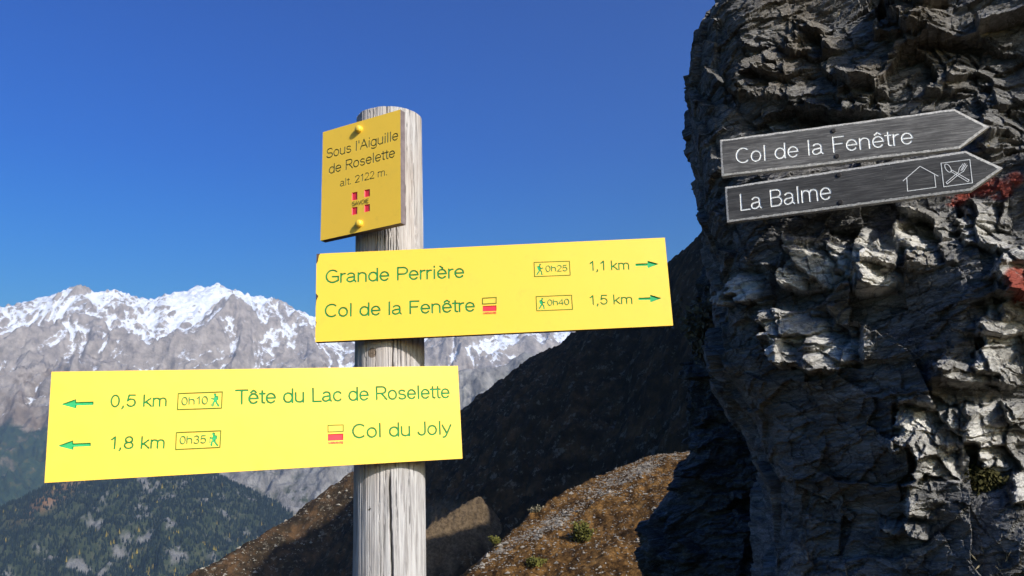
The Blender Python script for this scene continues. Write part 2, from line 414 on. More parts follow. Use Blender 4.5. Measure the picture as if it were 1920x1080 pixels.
def atA(X, Y, Z, D):
    gz = np.gradient(Z, axis=0); ga = np.gradient(Z, axis=1)
    Rr = np.hypot(X, Y); dr = Rr[1, 0]-Rr[0, 0]; da = abs(math.atan2(X[0, 1], Y[0, 1])-math.atan2(X[0, 0], Y[0, 0]))
    sl = np.hypot(gz/dr, ga/(Rr*da))
    bl = Z.copy()
    for k in (2, 5, 9):
        bl = bl + np.roll(Z, k, 0)+np.roll(Z, -k, 0)+np.roll(Z, k, 1)+np.roll(Z, -k, 1)
    hollow = bl/13-Z
    px, py = proj(np.stack([X, Y, Z], -1))
    sn = np.clip(hollow/16, -1, 1)*0.40 + 0.53 + (Z-1130)/1250 - 0.38*(sl-0.75) + 0.36*fbm2(X/420, Y/420, 5, 91, 0.6)
    sn = sn + gauss(px, py, [(372,556,34,26,0.7),(345,590,26,16,0.5),(132,622,22,24,0.55),(215,552,30,10,0.6),(470,556,46,12,0.6),(955,655,40,26,0.5),(880,665,30,20,0.5),(200,650,40,10,0.3),(700,690,60,10,0.2)])
    sn = sn - gauss(px, py, [(152,540,16,14,0.7),(440,575,22,18,0.45),(510,590,30,20,0.3),(60,650,60,30,0.3)])
    ve = 0.56 - (Z-640)/1150 + 0.22*fbm2(X/500, Y/500, 4, 17)
    return dict(snow=np.clip(sn, -1, 1.6), veg=np.clip(ve, -1, 1.15))
snow, *_ = terrain('snowy_mountain', -60, 30, 1060, 4300, 8900, 430, rid, nzA, -950, M['mount'], atA)
tag(snow, kind='structure')

# grey cliffs of the middle distance
B = [(1400,600,3900),(1150,625,3800),(1060,640,3750),(1010,664,3700),(985,657,3650),(950,682,3600),(930,690,3550),(865,693,3500),(800,730,3500),(740,790,3500),(660,800,3450),(600,830,3450),(500,840,3500),(430,850,3550),(330,880,3600),(250,930,3600)]
ridB = [(B, 0.85, 12.0), ([(985,657,3650),(960,720,3500),(930,800,3350)], 0.9, 8.0), ([(660,800,3450),(600,880,3300),(520,960,3200)], 0.9, 10.0), ([(500,840,3500),(430,900,3350)], 0.9, 8.0)]
def nzB(X, Y, Z, D):
    return (ridged2(X/150, Y/240, 6, 401, 0.55)-1.4)*(10+70*sstep(0, 250, D)) + 14*fbm2(X/40, Y/40, 4, 5)*sstep(-5, 60, D)
cl, *_ = terrain('grey_cliffs', -33, 14, 620, 2900, 4000, 170, ridB, nzB, -700, M['cliffy'],
                 lambda X, Y, Z, D: dict(veg=np.clip(0.4-Z/300+fbm2(X/130, Y/130, 4, 9), 0, 1)))
tag(cl, kind='structure')

# forested hill across the valley
Cc = [(-1300,1100,3600),(-400,990,3500),(-100,960,3400),(0,965,3350),(60,950,3300),(140,893,3300),(300,850,3300),(370,880,3250),(430,912,3200),(500,955,3100),(560,1000,3000),(640,1060,2900)]
ridC = [(Cc, 0.55, 30.0), ([(300,850,3300),(330,930,3150),(340,1010,3000)], 0.6, 25.0)]
def nzC(X, Y, Z, D):
    return (ridged2(X/210, Y/300, 5, 77, 0.5)-1.3)*(3+55*sstep(0, 220, D)) + 5*fbm2(X/25, Y/25, 3, 15)
def atC(X, Y, Z, D):
    px, py = proj(np.stack([X, Y, Z], -1))
    n = fbm2(X/60, Y/60, 5, 201, 0.6)
    crag = np.zeros(X.shape)
    for cx, cy, sx, sy in [(295,915,20,22),(270,965,22,18),(265,1010,30,16),(345,1045,34,18),(180,985,16,10),(240,1040,25,14),(320,985,12,12),(420,960,14,12),(140,1060,30,12),(270,895,14,12)]:
        crag = np.maximum(crag, np.exp(-((px-cx)/sx)**2-((py-cy)/sy)**2))
    crag = sstep(0.30, 0.85, 0.8*crag+0.75*n)
    aut = np.exp(-((px-95)/50)**2-((py-(955-0.75*(px-60)*0.8))/16)**2)*sstep(-0.3, 0.3, n+0.3)
    return dict(crag=crag, autumn=np.clip(aut, 0, 1))
hill, XC, YC, ZC = terrain('forest_hill', -58, -9, 770, 2350, 3600, 260, ridC, nzC, -500, M['floor'], atC)
tag(hill, kind='structure')

def conifers():
    rs = np.random.RandomState(8)
    crag = atC(XC, YC, ZC, None)['crag']; nr, na = XC.shape
    n = 26000
    i = rs.uniform(0.12, 0.93, n)*(nr-1); j = rs.uniform(0.40, 0.99, n)*(na-1)
    i0, j0 = i.astype(int), j.astype(int); fi, fj = i-i0, j-j0
    def samp(A): return A[i0, j0]*(1-fi)*(1-fj)+A[i0+1, j0]*fi*(1-fj)+A[i0, j0+1]*(1-fi)*fj+A[i0+1, j0+1]*fi*fj
    x, y, z, c = samp(XC), samp(YC), samp(ZC), samp(crag)
    px, py = proj(np.stack([x, y, z], -1))
    keep = (c < rs.uniform(0.1, 0.9, n)) & (px > -60) & (px < 700) & (py < 1130)
    x, y, z, px, py = x[keep], y[keep], z[keep], px[keep], py[keep]
    n = len(x)
    h = rs.uniform(8, 19, n); w = h*rs.uniform(0.16, 0.24, n); ph = rs.uniform(0, 6.28, n)
    K = 5
    V = []; F = []
    ang = ph[:, None]+np.arange(K)*2*math.pi/K
    rg = rs.uniform(0.75, 1.2, (n, K))
    low = np.stack([x[:, None]+w[:, None]*rg*np.cos(ang), y[:, None]+w[:, None]*rg*np.sin(ang), np.repeat(z[:, None]+0.4, K, 1)], -1)
    top = np.stack([x, y, z+h], -1)[:, None, :]
    V = np.concatenate([low, top], 1).reshape(-1, 3)
    base = np.arange(n)[:, None, None]*(K+1)
    tri = np.array([[k, (k+1) % K, K] for k in range(K)])[None]
    F = (base+tri).reshape(-1, 3)
    aut = (n2(x/70, y/70, 66) > 0.18) & (rs.rand(n) < 0.16) & (py > 1000) & (px > 120) | (rs.rand(n) < 0.006)
    mi = np.repeat(aut.astype(int), K)
    o = link('conifer_forest', np_mesh('conifer_forest', V, F, [M['needles'], M['larch']], False, None, mi))
    tag(o, 'dark conifer forest with a few yellow larches covering the hill across the valley', 'forest', kind='stuff')
conifers()

# the dark ridge that falls from the right
Dc = [(1480,340,185),(1400,385,205),(1325,432,230),(1295,462,245),(1270,478,260),(1255,494,270),(1180,555,300),(1080,622,330),(1055,645,340),(1030,655,350),(1004,668,360),(985,692,370),(955,708,385),(930,722,400),(900,747,415),(870,770,430),(760,830,440),(665,885,440),(640,903,438),(600,930,430),(560,962,424),(520,987,415),(480,1012,408),(440,1037,400),(380,1067,390),(300,1110,380),(150,1180,370),(-150,1330,350)]
ridD = [(Dc[:6], 1.7, 3.0), (Dc[5:], 0.95, 5.0)]

def nzD(X, Y, Z, D):
    a = sstep(0, 30, D)
    return (ridged2(X/34, Y/48, 6, 801, 0.55)-1.4)*(1.0+4*a) + fbm2(X/6, Y/6, 5, 25, 0.65)*(1.0+0.8*a)
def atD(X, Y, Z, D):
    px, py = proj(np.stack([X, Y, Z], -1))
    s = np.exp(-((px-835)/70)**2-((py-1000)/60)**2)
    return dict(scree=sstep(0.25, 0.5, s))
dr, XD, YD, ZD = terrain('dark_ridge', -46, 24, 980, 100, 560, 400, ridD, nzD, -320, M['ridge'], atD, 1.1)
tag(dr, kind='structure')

# the peak the rock belongs to, right of the ridge; unseen, its crest shaped to cast shadow over the ridge
def unseen_peak():
    K = [(.743*c-.669*a, .669*c+.743*a, H-.554*a) for c, a, H in ((100,25,66),(106,25,73),(126,25,74),(139,25,114),(152,27,156),(173,28,176),(194,35,181),(219,45,198),(245,62,228),(262,68,237),(285,90,259),(332,95,277),(414,99,305))]
    az = np.linspace(rad(12), rad(85), 260); rr = np.linspace(60, 520, 240)
    A, R_ = np.meshgrid(az, rr); X, Y = np.sin(A)*R_, np.cos(A)*R_
    Z = np.full(X.shape, -1e9); D = Z*-1
    P = np.array(K, float)
    for a, b in zip(P[:-1], P[1:]):
        d = b[:2]-a[:2]; t = np.clip(((X-a[0])*d[0]+(Y-a[1])*d[1])/(d @ d), 0, 1)
        dist = np.hypot(X-a[0]-t*d[0], Y-a[1]-t*d[1])
        Z = np.maximum(Z, a[2]+(b[2]-a[2])*t-3.4*(np.sqrt(dist**2+4)-2)); D = np.minimum(D, dist)
    Z = Z + (ridged2(X/30, Y/30, 5, 31)-1.3)*(1.5+8*sstep(0, 40, D))
    Z = np.maximum(Z, -320)
    o = link('rocky_peak', np_mesh('rocky_peak', np.stack([X, Y, Z], -1).reshape(-1, 3), grid_faces(260, 240), M['cliffy'], True, dict(veg=np.zeros(X.shape))))
    tag(o, kind='structure')
unseen_peak()

# sunlit scree fan under the dark ridge
Fc = [(896,930,200),(850,958,196),(810,985,192),(785,1003,190)]
fan, *_ = terrain('scree_fan', -13, 1, 220, 165, 235, 160, [(Fc, 1.2, 0.8)],
    lambda X, Y, Z, D: (ridged2(X/14, Y/20, 5, 55)-1.3)*2.4*sstep(0, 12, D)+0.6*fbm2(X/2.5, Y/2.5, 6, 3, 0.65), -120, M['ridge'],
    lambda X, Y, Z, D: dict(scree=sstep(9.5, 5.0, D+2.5*n2(X/3, Y/3, 4))))
tag(fan, kind='structure')

# autumn-coloured spur
Ec = [(1420,800,96),(1330,835,90),(1282,851,86),(1200,860,78),(1150,880,73),(1100,903,69),(1050,930,64),(1000,962,59),(930,1022,52),(870,1082,46),(800,1150,41),(700,1240,36)]
def spur_mesh():
    P = np.array([at_r(*p) for p in Ec])
    s = np.concatenate([[0], np.cumsum(np.linalg.norm(np.diff(P[:, :2], axis=0), axis=1))])
    nu, nv = 520, 340
    u = np.linspace(0, s[-1], nu)
    cx, cy, cz = [np.interp(u, s, P[:, k]) for k in range(3)]
    tx, ty = np.gradient(cx), np.gradient(cy); L = np.hypot(tx, ty); tx, ty = tx/L, ty/L
    k = np.ones(41)/41
    tx, ty = [np.convolve(np.pad(q, 20, 'edge'), k, 'valid') for q in (tx, ty)]
    q = np.concatenate([-np.linspace(1, 0, 60, endpoint=False)**1.6*45, np.linspace(0, 1, nv-60)*52])  # <0 behind the crest
    U, Q = np.meshgrid(u, q)
    nx, ny = -ty, tx                                 # towards the viewer side
    sgn = -1 if (nx[nu//2]*(0-cx[nu//2])+ny[nu//2]*(0-cy[nu//2])) < 0 else 1
    X = cx[None]+sgn*nx[None]*Q; Y = cy[None]+sgn*ny[None]*Q
    Z = cz[None] + np.where(Q < 0, 0.85*Q, 0.085*Q + 0.0*Q)
    away = np.hypot(X, Y)
    roll = ridged2(X/9, Y/16, 4, 61)-1.3
    Z = Z + sstep(0, 6, np.abs(Q))*roll*0.55 + fbm2(X/1.4, Y/1.4, 5, 35, 0.62)*0.16 + 0.10*np.sin((X*0.9-Y*0.45)*1.1+2*fbm2(X/5, Y/5, 2, 8))
    Z = Z - 0.9*sstep(26, 10, away)*12
    px, py = proj(np.stack([X, Y, Z], -1))
    sc = 0.42*np.exp(-((py-(1075-(px-880)*0.54-14))/24)**2) + 0.25*fbm2(X/4, Y/8, 4, 12)
    V = np.stack([X, Y, Z], -1).reshape(-1, 3)
    F = grid_faces(nu, nv)
    n = np.cross(V[F[:, 1]]-V[F[:, 0]], V[F[:, 3]]-V[F[:, 0]])
    if n[:, 2].mean() < 0: F = F[:, ::-1]
    o = link('grassy_spur', np_mesh('grassy_spur', V, F, M['spur'], True, dict(scree=np.clip(sc, 0, 1))))
    tag(o, kind='structure')
    return X, Y, Z, px, py, sc, U, Q
XE, YE, ZE, pxE, pyE, scE, UE, QE = spur_mesh()

def blob(rs, K=2):
    """unit stone: a squashed irregular octahedron-like hull"""
    pts = np.array([[1,0,0],[-1,0,0],[0,1,0],[0,-1,0],[0,0,1],[0,0,-1]], float)
    f = np.array([[0,2,4],[2,1,4],[1,3,4],[3,0,4],[2,0,5],[1,2,5],[3,1,5],[0,3,5]])
    return pts*rs.uniform(0.6, 1.2, (6, 1)), f
def scree():
    rs = np.random.RandomState(3); V = []; F = []; c = 0
    nv, nu = XE.shape
    cand = np.argwhere((QE >= 0) & (pxE > 780) & (pxE < 1420) & (pyE < 1110))
    w = 0.05+np.clip(scE[cand[:, 0], cand[:, 1]], 0, 1)**2
    sel = cand[rs.choice(len(cand), 7500, p=w/w.sum())]
    for i, j in sel:
        p, f = blob(rs)
        sz = 0.045*(1+rs.pareto(3.4)); sz = min(sz, 0.26)
        a = rs.uniform(0, 6.28); ca, sa = math.cos(a), math.sin(a)
        p = p*sz*np.array([1.3, 0.9, 0.65]); p = p @ np.array([[ca, sa, 0], [-sa, ca, 0], [0, 0, 1]])
        V.append(p+[XE[i, j]+rs.uniform(-.1, .1), YE[i, j]+rs.uniform(-.1, .1), ZE[i, j]+0.01]); F.append(f+c); c += 6
    o = link('scree_stones', np_mesh('scree_stones', np.concatenate(V), np.concatenate(F), M['stone']))
    tag(o, 'pale loose scree stones scattered over the orange grass slope', 'scree', kind='stuff')
scree()

def leafy(name, mat, loc, w, h, n, leaf, seed, label, cat, twig=True, spiky=False, group=None, flat=1.0):
    rs = np.random.RandomState(seed)
    root = empty(name, loc)
    V = []; F = []; c = 0; TV = []; TF = []; tc = 0
    nb = 9
    tips = []
    for b in range(nb):
        a = rs.uniform(0, 6.28); rr = w*rs.uniform(0.2, 0.85)
        tip = np.array([rr*math.cos(a), rr*math.sin(a)*flat, h*rs.uniform(0.45, 0.95)])
        tips.append(tip)
        q = w*0.03
        for k in range(3):
            a2 = k*2.09
            TV += [(q*math.cos(a2), q*math.sin(a2), -0.05*h), tuple(tip+np.array([q*.3*math.cos(a2), q*.3*math.sin(a2), 0]))]
        for k in range(3):
            k2 = (k+1) % 3; TF.append((tc+2*k, tc+2*k2, tc+2*k2+1, tc+2*k+1))
        tc += 6
    for k in range(n):
        tp = tips[rs.randint(nb)]
        p = tp*rs.uniform(0.35, 1.0)+rs.normal(size=3)*np.array([w, w*flat, h*0.6])*0.17
        p[2] = max(p[2], 0.0)
        d = rs.normal(size=3); d[2] += 0.9 if spiky else 0.3; d /= np.linalg.norm(d)
        e = np.cross(d, rs.normal(size=3)); e /= np.linalg.norm(e)
        l = leaf*rs.uniform(0.6, 1.4); ww = l*(0.05 if spiky else 0.4)
        V += [p, p+d*l*0.5+e*ww, p+d*l, p+d*l*0.5-e*ww]; F.append((c, c+1, c+2, c+3)); c += 4
    link('stem', np_mesh('stem', TV, TF, M['twig']), root)
    link('foliage', np_mesh('foliage', V, F, mat), root)
    tag(root, label, cat, group)
    return root
def on_spur(px, py):
    k = np.argmin(np.where(QE >= 0, (pxE-px)**2+(pyE-py)**2, 1e9)); return (XE.flat[k], YE.flat[k], ZE.flat[k]-0.03)
leafy('bush', M['leaf'], on_spur(1090, 1016), 0.85, 1.25, 1300, 0.14, 1, 'green bush on the middle of the orange grass slope, largest of its kind', 'bush')
leafy('bush', M['leaf'], on_spur(1000, 1062), 0.8, 0.55, 600, 0.12, 2, 'low olive bush on the orange grass slope below left of the larger bush', 'bush')
leafy('bush', M['leaf'], on_spur(932, 1022), 0.5, 0.55, 400, 0.11, 3, 'small green bush on the upper edge of the scree slope near the post', 'bush')
leafy('bush', M['dryleaf'], on_spur(1003, 962), 0.6, 0.5, 400, 0.12, 4, 'pale dry bush on the upper edge of the slope where it meets the dark ravine', 'bush')

def crest_boulders():
    rs = np.random.RandomState(31); V = []; F = []; c = 0
    px, py = proj(np.stack([XD, YD, ZD], -1))
    cx = np.array([p[0] for p in Dc][::-1], float); cy = np.array([p[1] for p in Dc][::-1], float)
    off = py-np.interp(px, cx, cy)
    cl = n2(XD/14, YD/14, 12)
    ok = np.argwhere((off > -4) & (off < 75) & (px > 330) & (px < 690) & (np.hypot(XD, YD) > 330) & (cl > -0.25))
    for i, j in ok[rs.choice(len(ok), 1500)]:
        p, f = blob(rs); sz = min(0.22*(1+rs.pareto(2.6)), 1.5)
        a = rs.uniform(0, 6.28); ca, sa = math.cos(a), math.sin(a)
        p = (p*sz*np.array([1.4, 1.0, 0.7])) @ np.array([[ca, sa, 0], [-sa, ca, 0], [0, 0, 1]])
        V.append(p+[XD[i, j]+rs.uniform(-1, 1), YD[i, j]+rs.uniform(-1, 1), ZD[i, j]+0.05]); F.append(f+c); c += 6
    o = link('ridge_boulders', np_mesh('ridge_boulders', np.concatenate(V), np.concatenate(F), M['boulder']))
    tag(o, 'pale boulders strewn along the sunlit crest of the brown ridge', 'boulders', kind='stuff')
crest_boulders()

# hillside and ledge that carry the post
def hillside():
    az = np.linspace(-math.pi, math.pi, 220); rr = 0.0 + 90*np.linspace(0, 1, 150)**2.2
    A, R_ = np.meshgrid(az, rr); X, Y = np.sin(A)*R_, np.cos(A)*R_
    drop = np.clip(R_-3.4, 0, None)
    front = np.clip(np.cos(A-rad(-20)), -0.2, 1)
    Z = -drop*(0.45+0.5*front) + 0.05*fbm2(X/0.8, Y/0.8, 5, 2)*sstep(0, 2, R_) + 0.5*fbm2(X/8, Y/8, 4, 4)*sstep(4, 15, R_)
    V = np.stack([X, Y, Z], -1).reshape(-1, 3)
    o = link('ground', np_mesh('ground', V, grid_faces(220, 150), M['spur'], True, dict(scree=np.clip(0.4+fbm2(X, Y, 3, 6), 0, 1))))
    tag(o, kind='structure')
hillside()
vf = link('valley_floor', np_mesh('valley_floor', [(-40000,-40000,-960),(40000,-40000,-960),(40000,40000,-960),(-40000,40000,-960)], [(0,1,2,3)], M['valley']))
tag(vf, kind='structure')

# ------------------------------------------------------------------ rocks
def cells(a, b, seed, sa, sb, tilt, jit=0.9, bx=0.0, by=0.0):
    """fractured-block relief: every Voronoi cell is its own tilted plane"""
    x, y = a/sa, b/sb
    xi, yi = np.floor(x), np.floor(y)
    best = np.full(x.shape, 1e9); out = np.zeros(x.shape)
    z0 = np.zeros_like(xi)
    for i in (-1, 0, 1):
        for j in (-1, 0, 1):
            cx, cy = xi+i, yi+j
            h1 = _h(cx, cy, z0, seed)/16777216.0; h2 = _h(cx, cy, z0+1, seed)/16777216.0
            h3 = _h(cx, cy, z0+2, seed)/16777216.0; h4 = _h(cx, cy, z0+3, seed)/16777216.0; h5 = _h(cx, cy, z0+4, seed)/16777216.0
            dx, dy = x-(cx+0.5+jit*(h1-0.5)), y-(cy+0.5+jit*(h2-0.5))
            d = np.abs(dx)**1.5+np.abs(dy)**1.5
            m = d < best
            best = np.where(m, d, best)
            out = np.where(m, (h3-0.5)+(tilt*(h4-0.5)*2+bx)*dx+(tilt*(h5-0.5)*2+by)*dy, out)
    return out

def rock(name, path, dens, zs, edge, r_edge, macro, amp, mat, label, cat, red=None, sun_tint=None, lit=None):
    P = np.array(path, float)
    # closed Catmull-Rom path, sampled with the given density per span
    pts = []; edge_w = []
    n = len(P)
    for i in range(n):
        p0, p1, p2, p3 = P[i-1], P[i], P[(i+1) % n], P[(i+2) % n]
        for t in np.linspace(0, 1, dens[i], endpoint=False):
            pts.append(0.5*((2*p1)+(p2-p0)*t+(2*p0-5*p1+4*p2-p3)*t*t+(3*p1-p0-3*p2+p3)*t**3))
    pts = np.array(pts); nu = len(pts); nv = len(zs)
    s = np.concatenate([[0], np.cumsum(np.linalg.norm(np.diff(pts, axis=0), axis=1))])
    az = np.arctan2(pts[:, 0], pts[:, 1]); az_min = az.min()
    ez = np.array([at_r(px, py, r_edge)[2] for px, py in edge]); ea = np.array([azel(px, py)[0] for px, py in edge])
    o_ = np.argsort(ez); ez, ea = ez[o_], ea[o_]
    tgt = np.interp(zs, ez, ea)
    s_edge = s[np.argmin(az)]
    U, Zg = np.meshgrid(s, zs)
    X = np.repeat(pts[:, 0][None], nv, 0).copy(); Y = np.repeat(pts[:, 1][None], nv, 0).copy()
    shift = (np.tan(tgt)-math.tan(az_min))*r_edge
    fall = sstep(1.5, 0.25, np.abs(s-s_edge))
    X += shift[:, None]*fall[None]
    tx = np.gradient(np.concatenate([pts[-3:], pts, pts[:3]]), axis=0)[3:-3]
    tx /= np.linalg.norm(tx, axis=1)[:, None]
    nx, ny = tx[:, 1], -tx[:, 0]
    pxy = proj(np.stack([X, Y, Zg], -1))
    m = macro(pxy[0], pxy[1], X, Y, Zg)
    # foliation: rotate (U,Z) a little so the layers climb to the right
    c, sn = math.cos(rad(9)), math.sin(rad(9))
    a, b = U*c+Zg*sn, -U*sn+Zg*c
    wa = a+0.022*fbm3(X*5, Y*5, Zg*5, 4, 5, 0.6); wb = b+0.012*fbm3(X*4, Y*4, Zg*4, 5, 15, 0.62)
    calm = 0.35+0.65*sstep(0.05, 0.40, U-s_edge)
    B = lit(pxy[0], pxy[1]) if lit else 0.0
    wc = wb + 0.004*fbm3(a*30, Y*30, b*30, 2, 19)
    d = m + amp*calm*(0.09*cells(wa, wb, 1, 0.42, 0.34, 0.8, bx=-1.6*B, by=-0.7*B)
        + 0.036*cells(wa, wb, 2, 0.19, 0.13, 1.1, bx=-1.9*B, by=-1.0*B)
        + 0.013*cells(wa, wc, 3, 0.15, 0.034, 0.9, bx=-1.2*B)
        + 0.010*cells(wa, wc, 6, 0.075, 0.055, 1.3, bx=-1.2*B, by=-0.8*B)
        + 0.006*cells(wa, wc, 4, 0.055, 0.0105, 0.9)
        + 0.030*fbm3(X*1.6, Y*1.6, Zg*2.4, 3, 45) + 0.0035*fbm3(wa*25, Y*25, wb*60, 3, 95, 0.6))
    X = X+nx[None]*d; Y = Y+ny[None]*d
    Z2 = Zg + amp*0.012*fbm3(U*8, Zg*8, U*0+3, 3, 71)
    # close the top
    ctr = pts.mean(0)
    k = sstep(zs[-1]-0.5, zs[-1], Zg)**2
    X = X*(1-k)+ctr[0]*k; Y = Y*(1-k)+ctr[1]*k
    V = np.stack([X, Y, Z2], -1).reshape(-1, 3)
    F = grid_faces(nu, nv, True)
    px, py = proj(V)
    at = dict(red=red(px, py) if red else np.zeros(len(V)), sun_tint=np.clip(sun_tint(px, py)*0.8+0.75*macro1.pale.ravel()*(py > 380), 0, 1) if sun_tint else np.zeros(len(V)))
    obj_ = link(name, np_mesh(name, V, F, mat, False, at))
    tag(obj_, label, cat)
    return obj_, (X, Y, Z2, px.reshape(nv, nu), py.reshape(nv, nu), nx, ny)

EDGE1 = [(1350,-200),(1335,-60),(1325,0),(1303,30),(1293,90),(1293,150),(1308,220),(1315,300),(1322,380),(1332,425),(1348,480),(1352,560),(1350,640),(1352,690),(1384,745),(1414,790),(1420,850),(1432,930),(1422,1010),(1416,1080),(1420,1200),(1400,1500)]
# blocks whose broad side is turned to the sun: (left, right, top, bottom in the photo's pixels, depth in metres)
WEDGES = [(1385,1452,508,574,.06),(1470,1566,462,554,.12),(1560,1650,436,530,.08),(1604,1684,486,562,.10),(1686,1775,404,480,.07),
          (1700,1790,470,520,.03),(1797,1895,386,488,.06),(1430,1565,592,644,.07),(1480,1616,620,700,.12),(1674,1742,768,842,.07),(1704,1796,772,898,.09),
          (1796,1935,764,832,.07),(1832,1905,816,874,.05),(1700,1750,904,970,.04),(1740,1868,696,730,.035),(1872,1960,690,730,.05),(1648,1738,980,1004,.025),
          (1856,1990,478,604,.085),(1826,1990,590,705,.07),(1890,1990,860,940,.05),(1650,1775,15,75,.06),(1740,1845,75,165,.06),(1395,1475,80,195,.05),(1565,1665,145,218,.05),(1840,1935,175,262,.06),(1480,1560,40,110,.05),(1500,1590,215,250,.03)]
def macro1(px, py, X, Y, Z):
    xp = np.interp(py, [400, 600, 720, 790, 900, 1000, 1200], [1790, 1800, 1760, 1690, 1700, 1850, 1850])
    up = np.clip((px-1400)/(xp-1400), 0, 1)
    dn = np.clip((px-xp)/250, 0, 1.2)*np.interp(py, [300, 420, 880, 1000], [0, 1, 1, 0.15])
    m = 0.19*(up-0.9*dn)*sstep(418, 520, py)
    m = m - 0.07*sstep(690, 1000, py)
    m = m - 0.08*sstep(2.9, 4.0, Z)           # leans back towards the top
    jx = 26*fbm3(X*6, Y*6, Z*9, 5, 301, 0.62); jy = 17*fbm3(X*7, Y*7, Z*8, 5, 302, 0.62)
    w = np.zeros(px.shape)
    for l, r, t, b_, h in WEDGES:
        u = (px+jx-l)/(r-l); v = (py+jy-t)/(b_-t)
        w = np.maximum(w, h*np.clip(1.15-u, 0, 1)*sstep(-0.02, 0.02, u)*np.clip(v*1.6+0.35, 0, 1)*sstep(1.04, 0.98, v))
    macro1.pale = np.clip(w/0.035, 0, 1)  # sun-facing blocks also get a paler colour, painting in sunlight
    return m + w
def red1(px, py):
    g = gauss(px, py, [(1790,375,22,14,1.1),(1850,350,26,22,1.1),(1905,335,18,16,0.9),(1880,360,20,16,0.8),(1905,520,24,22,1.2),(1915,560,20,20,1.0),(1810,360,14,10,0.8)])
    return sstep(0.25, 0.7, g)
def sun_tint1(px, py):  # where the rock is coloured paler to stand for sun patches
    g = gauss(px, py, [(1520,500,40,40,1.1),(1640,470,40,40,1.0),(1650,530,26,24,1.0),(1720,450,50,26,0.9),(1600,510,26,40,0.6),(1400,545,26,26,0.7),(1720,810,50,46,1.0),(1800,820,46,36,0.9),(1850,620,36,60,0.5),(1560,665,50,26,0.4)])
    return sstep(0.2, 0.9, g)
def lit1(px, py):
    hot = gauss(px, py, [(1880,600,60,110,0.8),(1830,170,110,110,0.8),(1640,110,110,90,0.6),(1480,60,60,40,0.6),(1480,190,60,80,0.6),(1600,490,130,60,0.5)])
    for l, r, t, b_, h in WEDGES:
        hot = np.maximum(hot, 1.1*sstep(l-8, l+2, px)*sstep(r+6, r-6, px)*sstep(t-8, t+2, py)*sstep(b_+4, b_-4, py))
    base = np.where(py > 400, -0.25, -0.05) - 0.5*sstep(1420, 1340, px)
    return np.clip(base+hot, -1.2, 0.8)
path1 = [(1.05,3.8),(0.74,3.25),(0.60,2.88),(0.62,2.66),(0.76,2.56),(1.02,2.445),(1.34,2.29),(1.62,2.155),(1.88,1.98),(2.3,1.72),(3.0,1.25),(4.6,0.7),(6.6,1.2),(6.2,3.9),(3.2,4.4)]
dens1 = [12,26,46,56,78,94,82,70,26,10,8,8,8,8,8]
zs1 = np.concatenate([np.linspace(-0.25, 1.0, 40, endpoint=False), np.linspace(1.0, 3.30, 620, endpoint=False), np.linspace(3.30, 5.8, 60)])
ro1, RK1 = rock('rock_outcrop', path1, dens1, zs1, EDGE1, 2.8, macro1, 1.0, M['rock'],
    'tall grey layered rock outcrop filling the right side, carrying the two wooden arrow signs', 'rock', red1, sun_tint1, lit1)

EDGE2 = [(1345,300),(1335,430),(1318,500),(1299,600),(1294,680),(1291,720),(1286,850),(1262,925),(1228,975),(1206,1040),(1200,1090),(1190,1300),(1180,1600)]
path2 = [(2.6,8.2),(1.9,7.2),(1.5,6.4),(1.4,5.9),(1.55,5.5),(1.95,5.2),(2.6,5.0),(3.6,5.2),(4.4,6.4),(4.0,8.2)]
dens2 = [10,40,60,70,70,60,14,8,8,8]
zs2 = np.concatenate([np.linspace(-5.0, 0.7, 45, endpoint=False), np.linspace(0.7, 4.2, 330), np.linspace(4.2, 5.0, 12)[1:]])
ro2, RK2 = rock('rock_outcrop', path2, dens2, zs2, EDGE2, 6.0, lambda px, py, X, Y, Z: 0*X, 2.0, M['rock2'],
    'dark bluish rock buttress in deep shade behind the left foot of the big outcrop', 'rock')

def on_rock(RK, px, py, up=0.0, out=0.0):
    X, Y, Z, PX, PY, nx, ny = RK
    near = (X**2+Y**2)
    d = (PX-px)**2+(PY-py)**2+np.where(near > 9 if RK is RK1 else near > 60, 1e6, 0)
    i, j = np.unravel_index(np.argmin(d), d.shape)
    return (X[i, j]+nx[j]*out, Y[i, j]+ny[j]*out, Z[i, j]+up)
p_ = at_r(1322, 680, 5.0)
leafy('dry_bush', M['dryleaf'], tuple(p_), 0.13, 0.40, 900, 0.035, 9, 'dry hanging bush growing in the crack at the left edge of the rock', 'bush', spiky=False)
leafy('moss_cushion', M['moss'], on_rock(RK1, 1845, 925, 0, -0.02), 0.075, 0.075, 1500, 0.012, 12, 'dark mossy cushion on the ledge low on the right of the rock', 'plant')
leafy('dry_grass_tuft', M['dryleaf'], on_rock(RK1, 1885, 1088, 0, -0.01), 0.09, 0.06, 160, 0.035, 14, 'tuft of dry grass at the bottom right corner of the rock', 'grass', spiky=True)

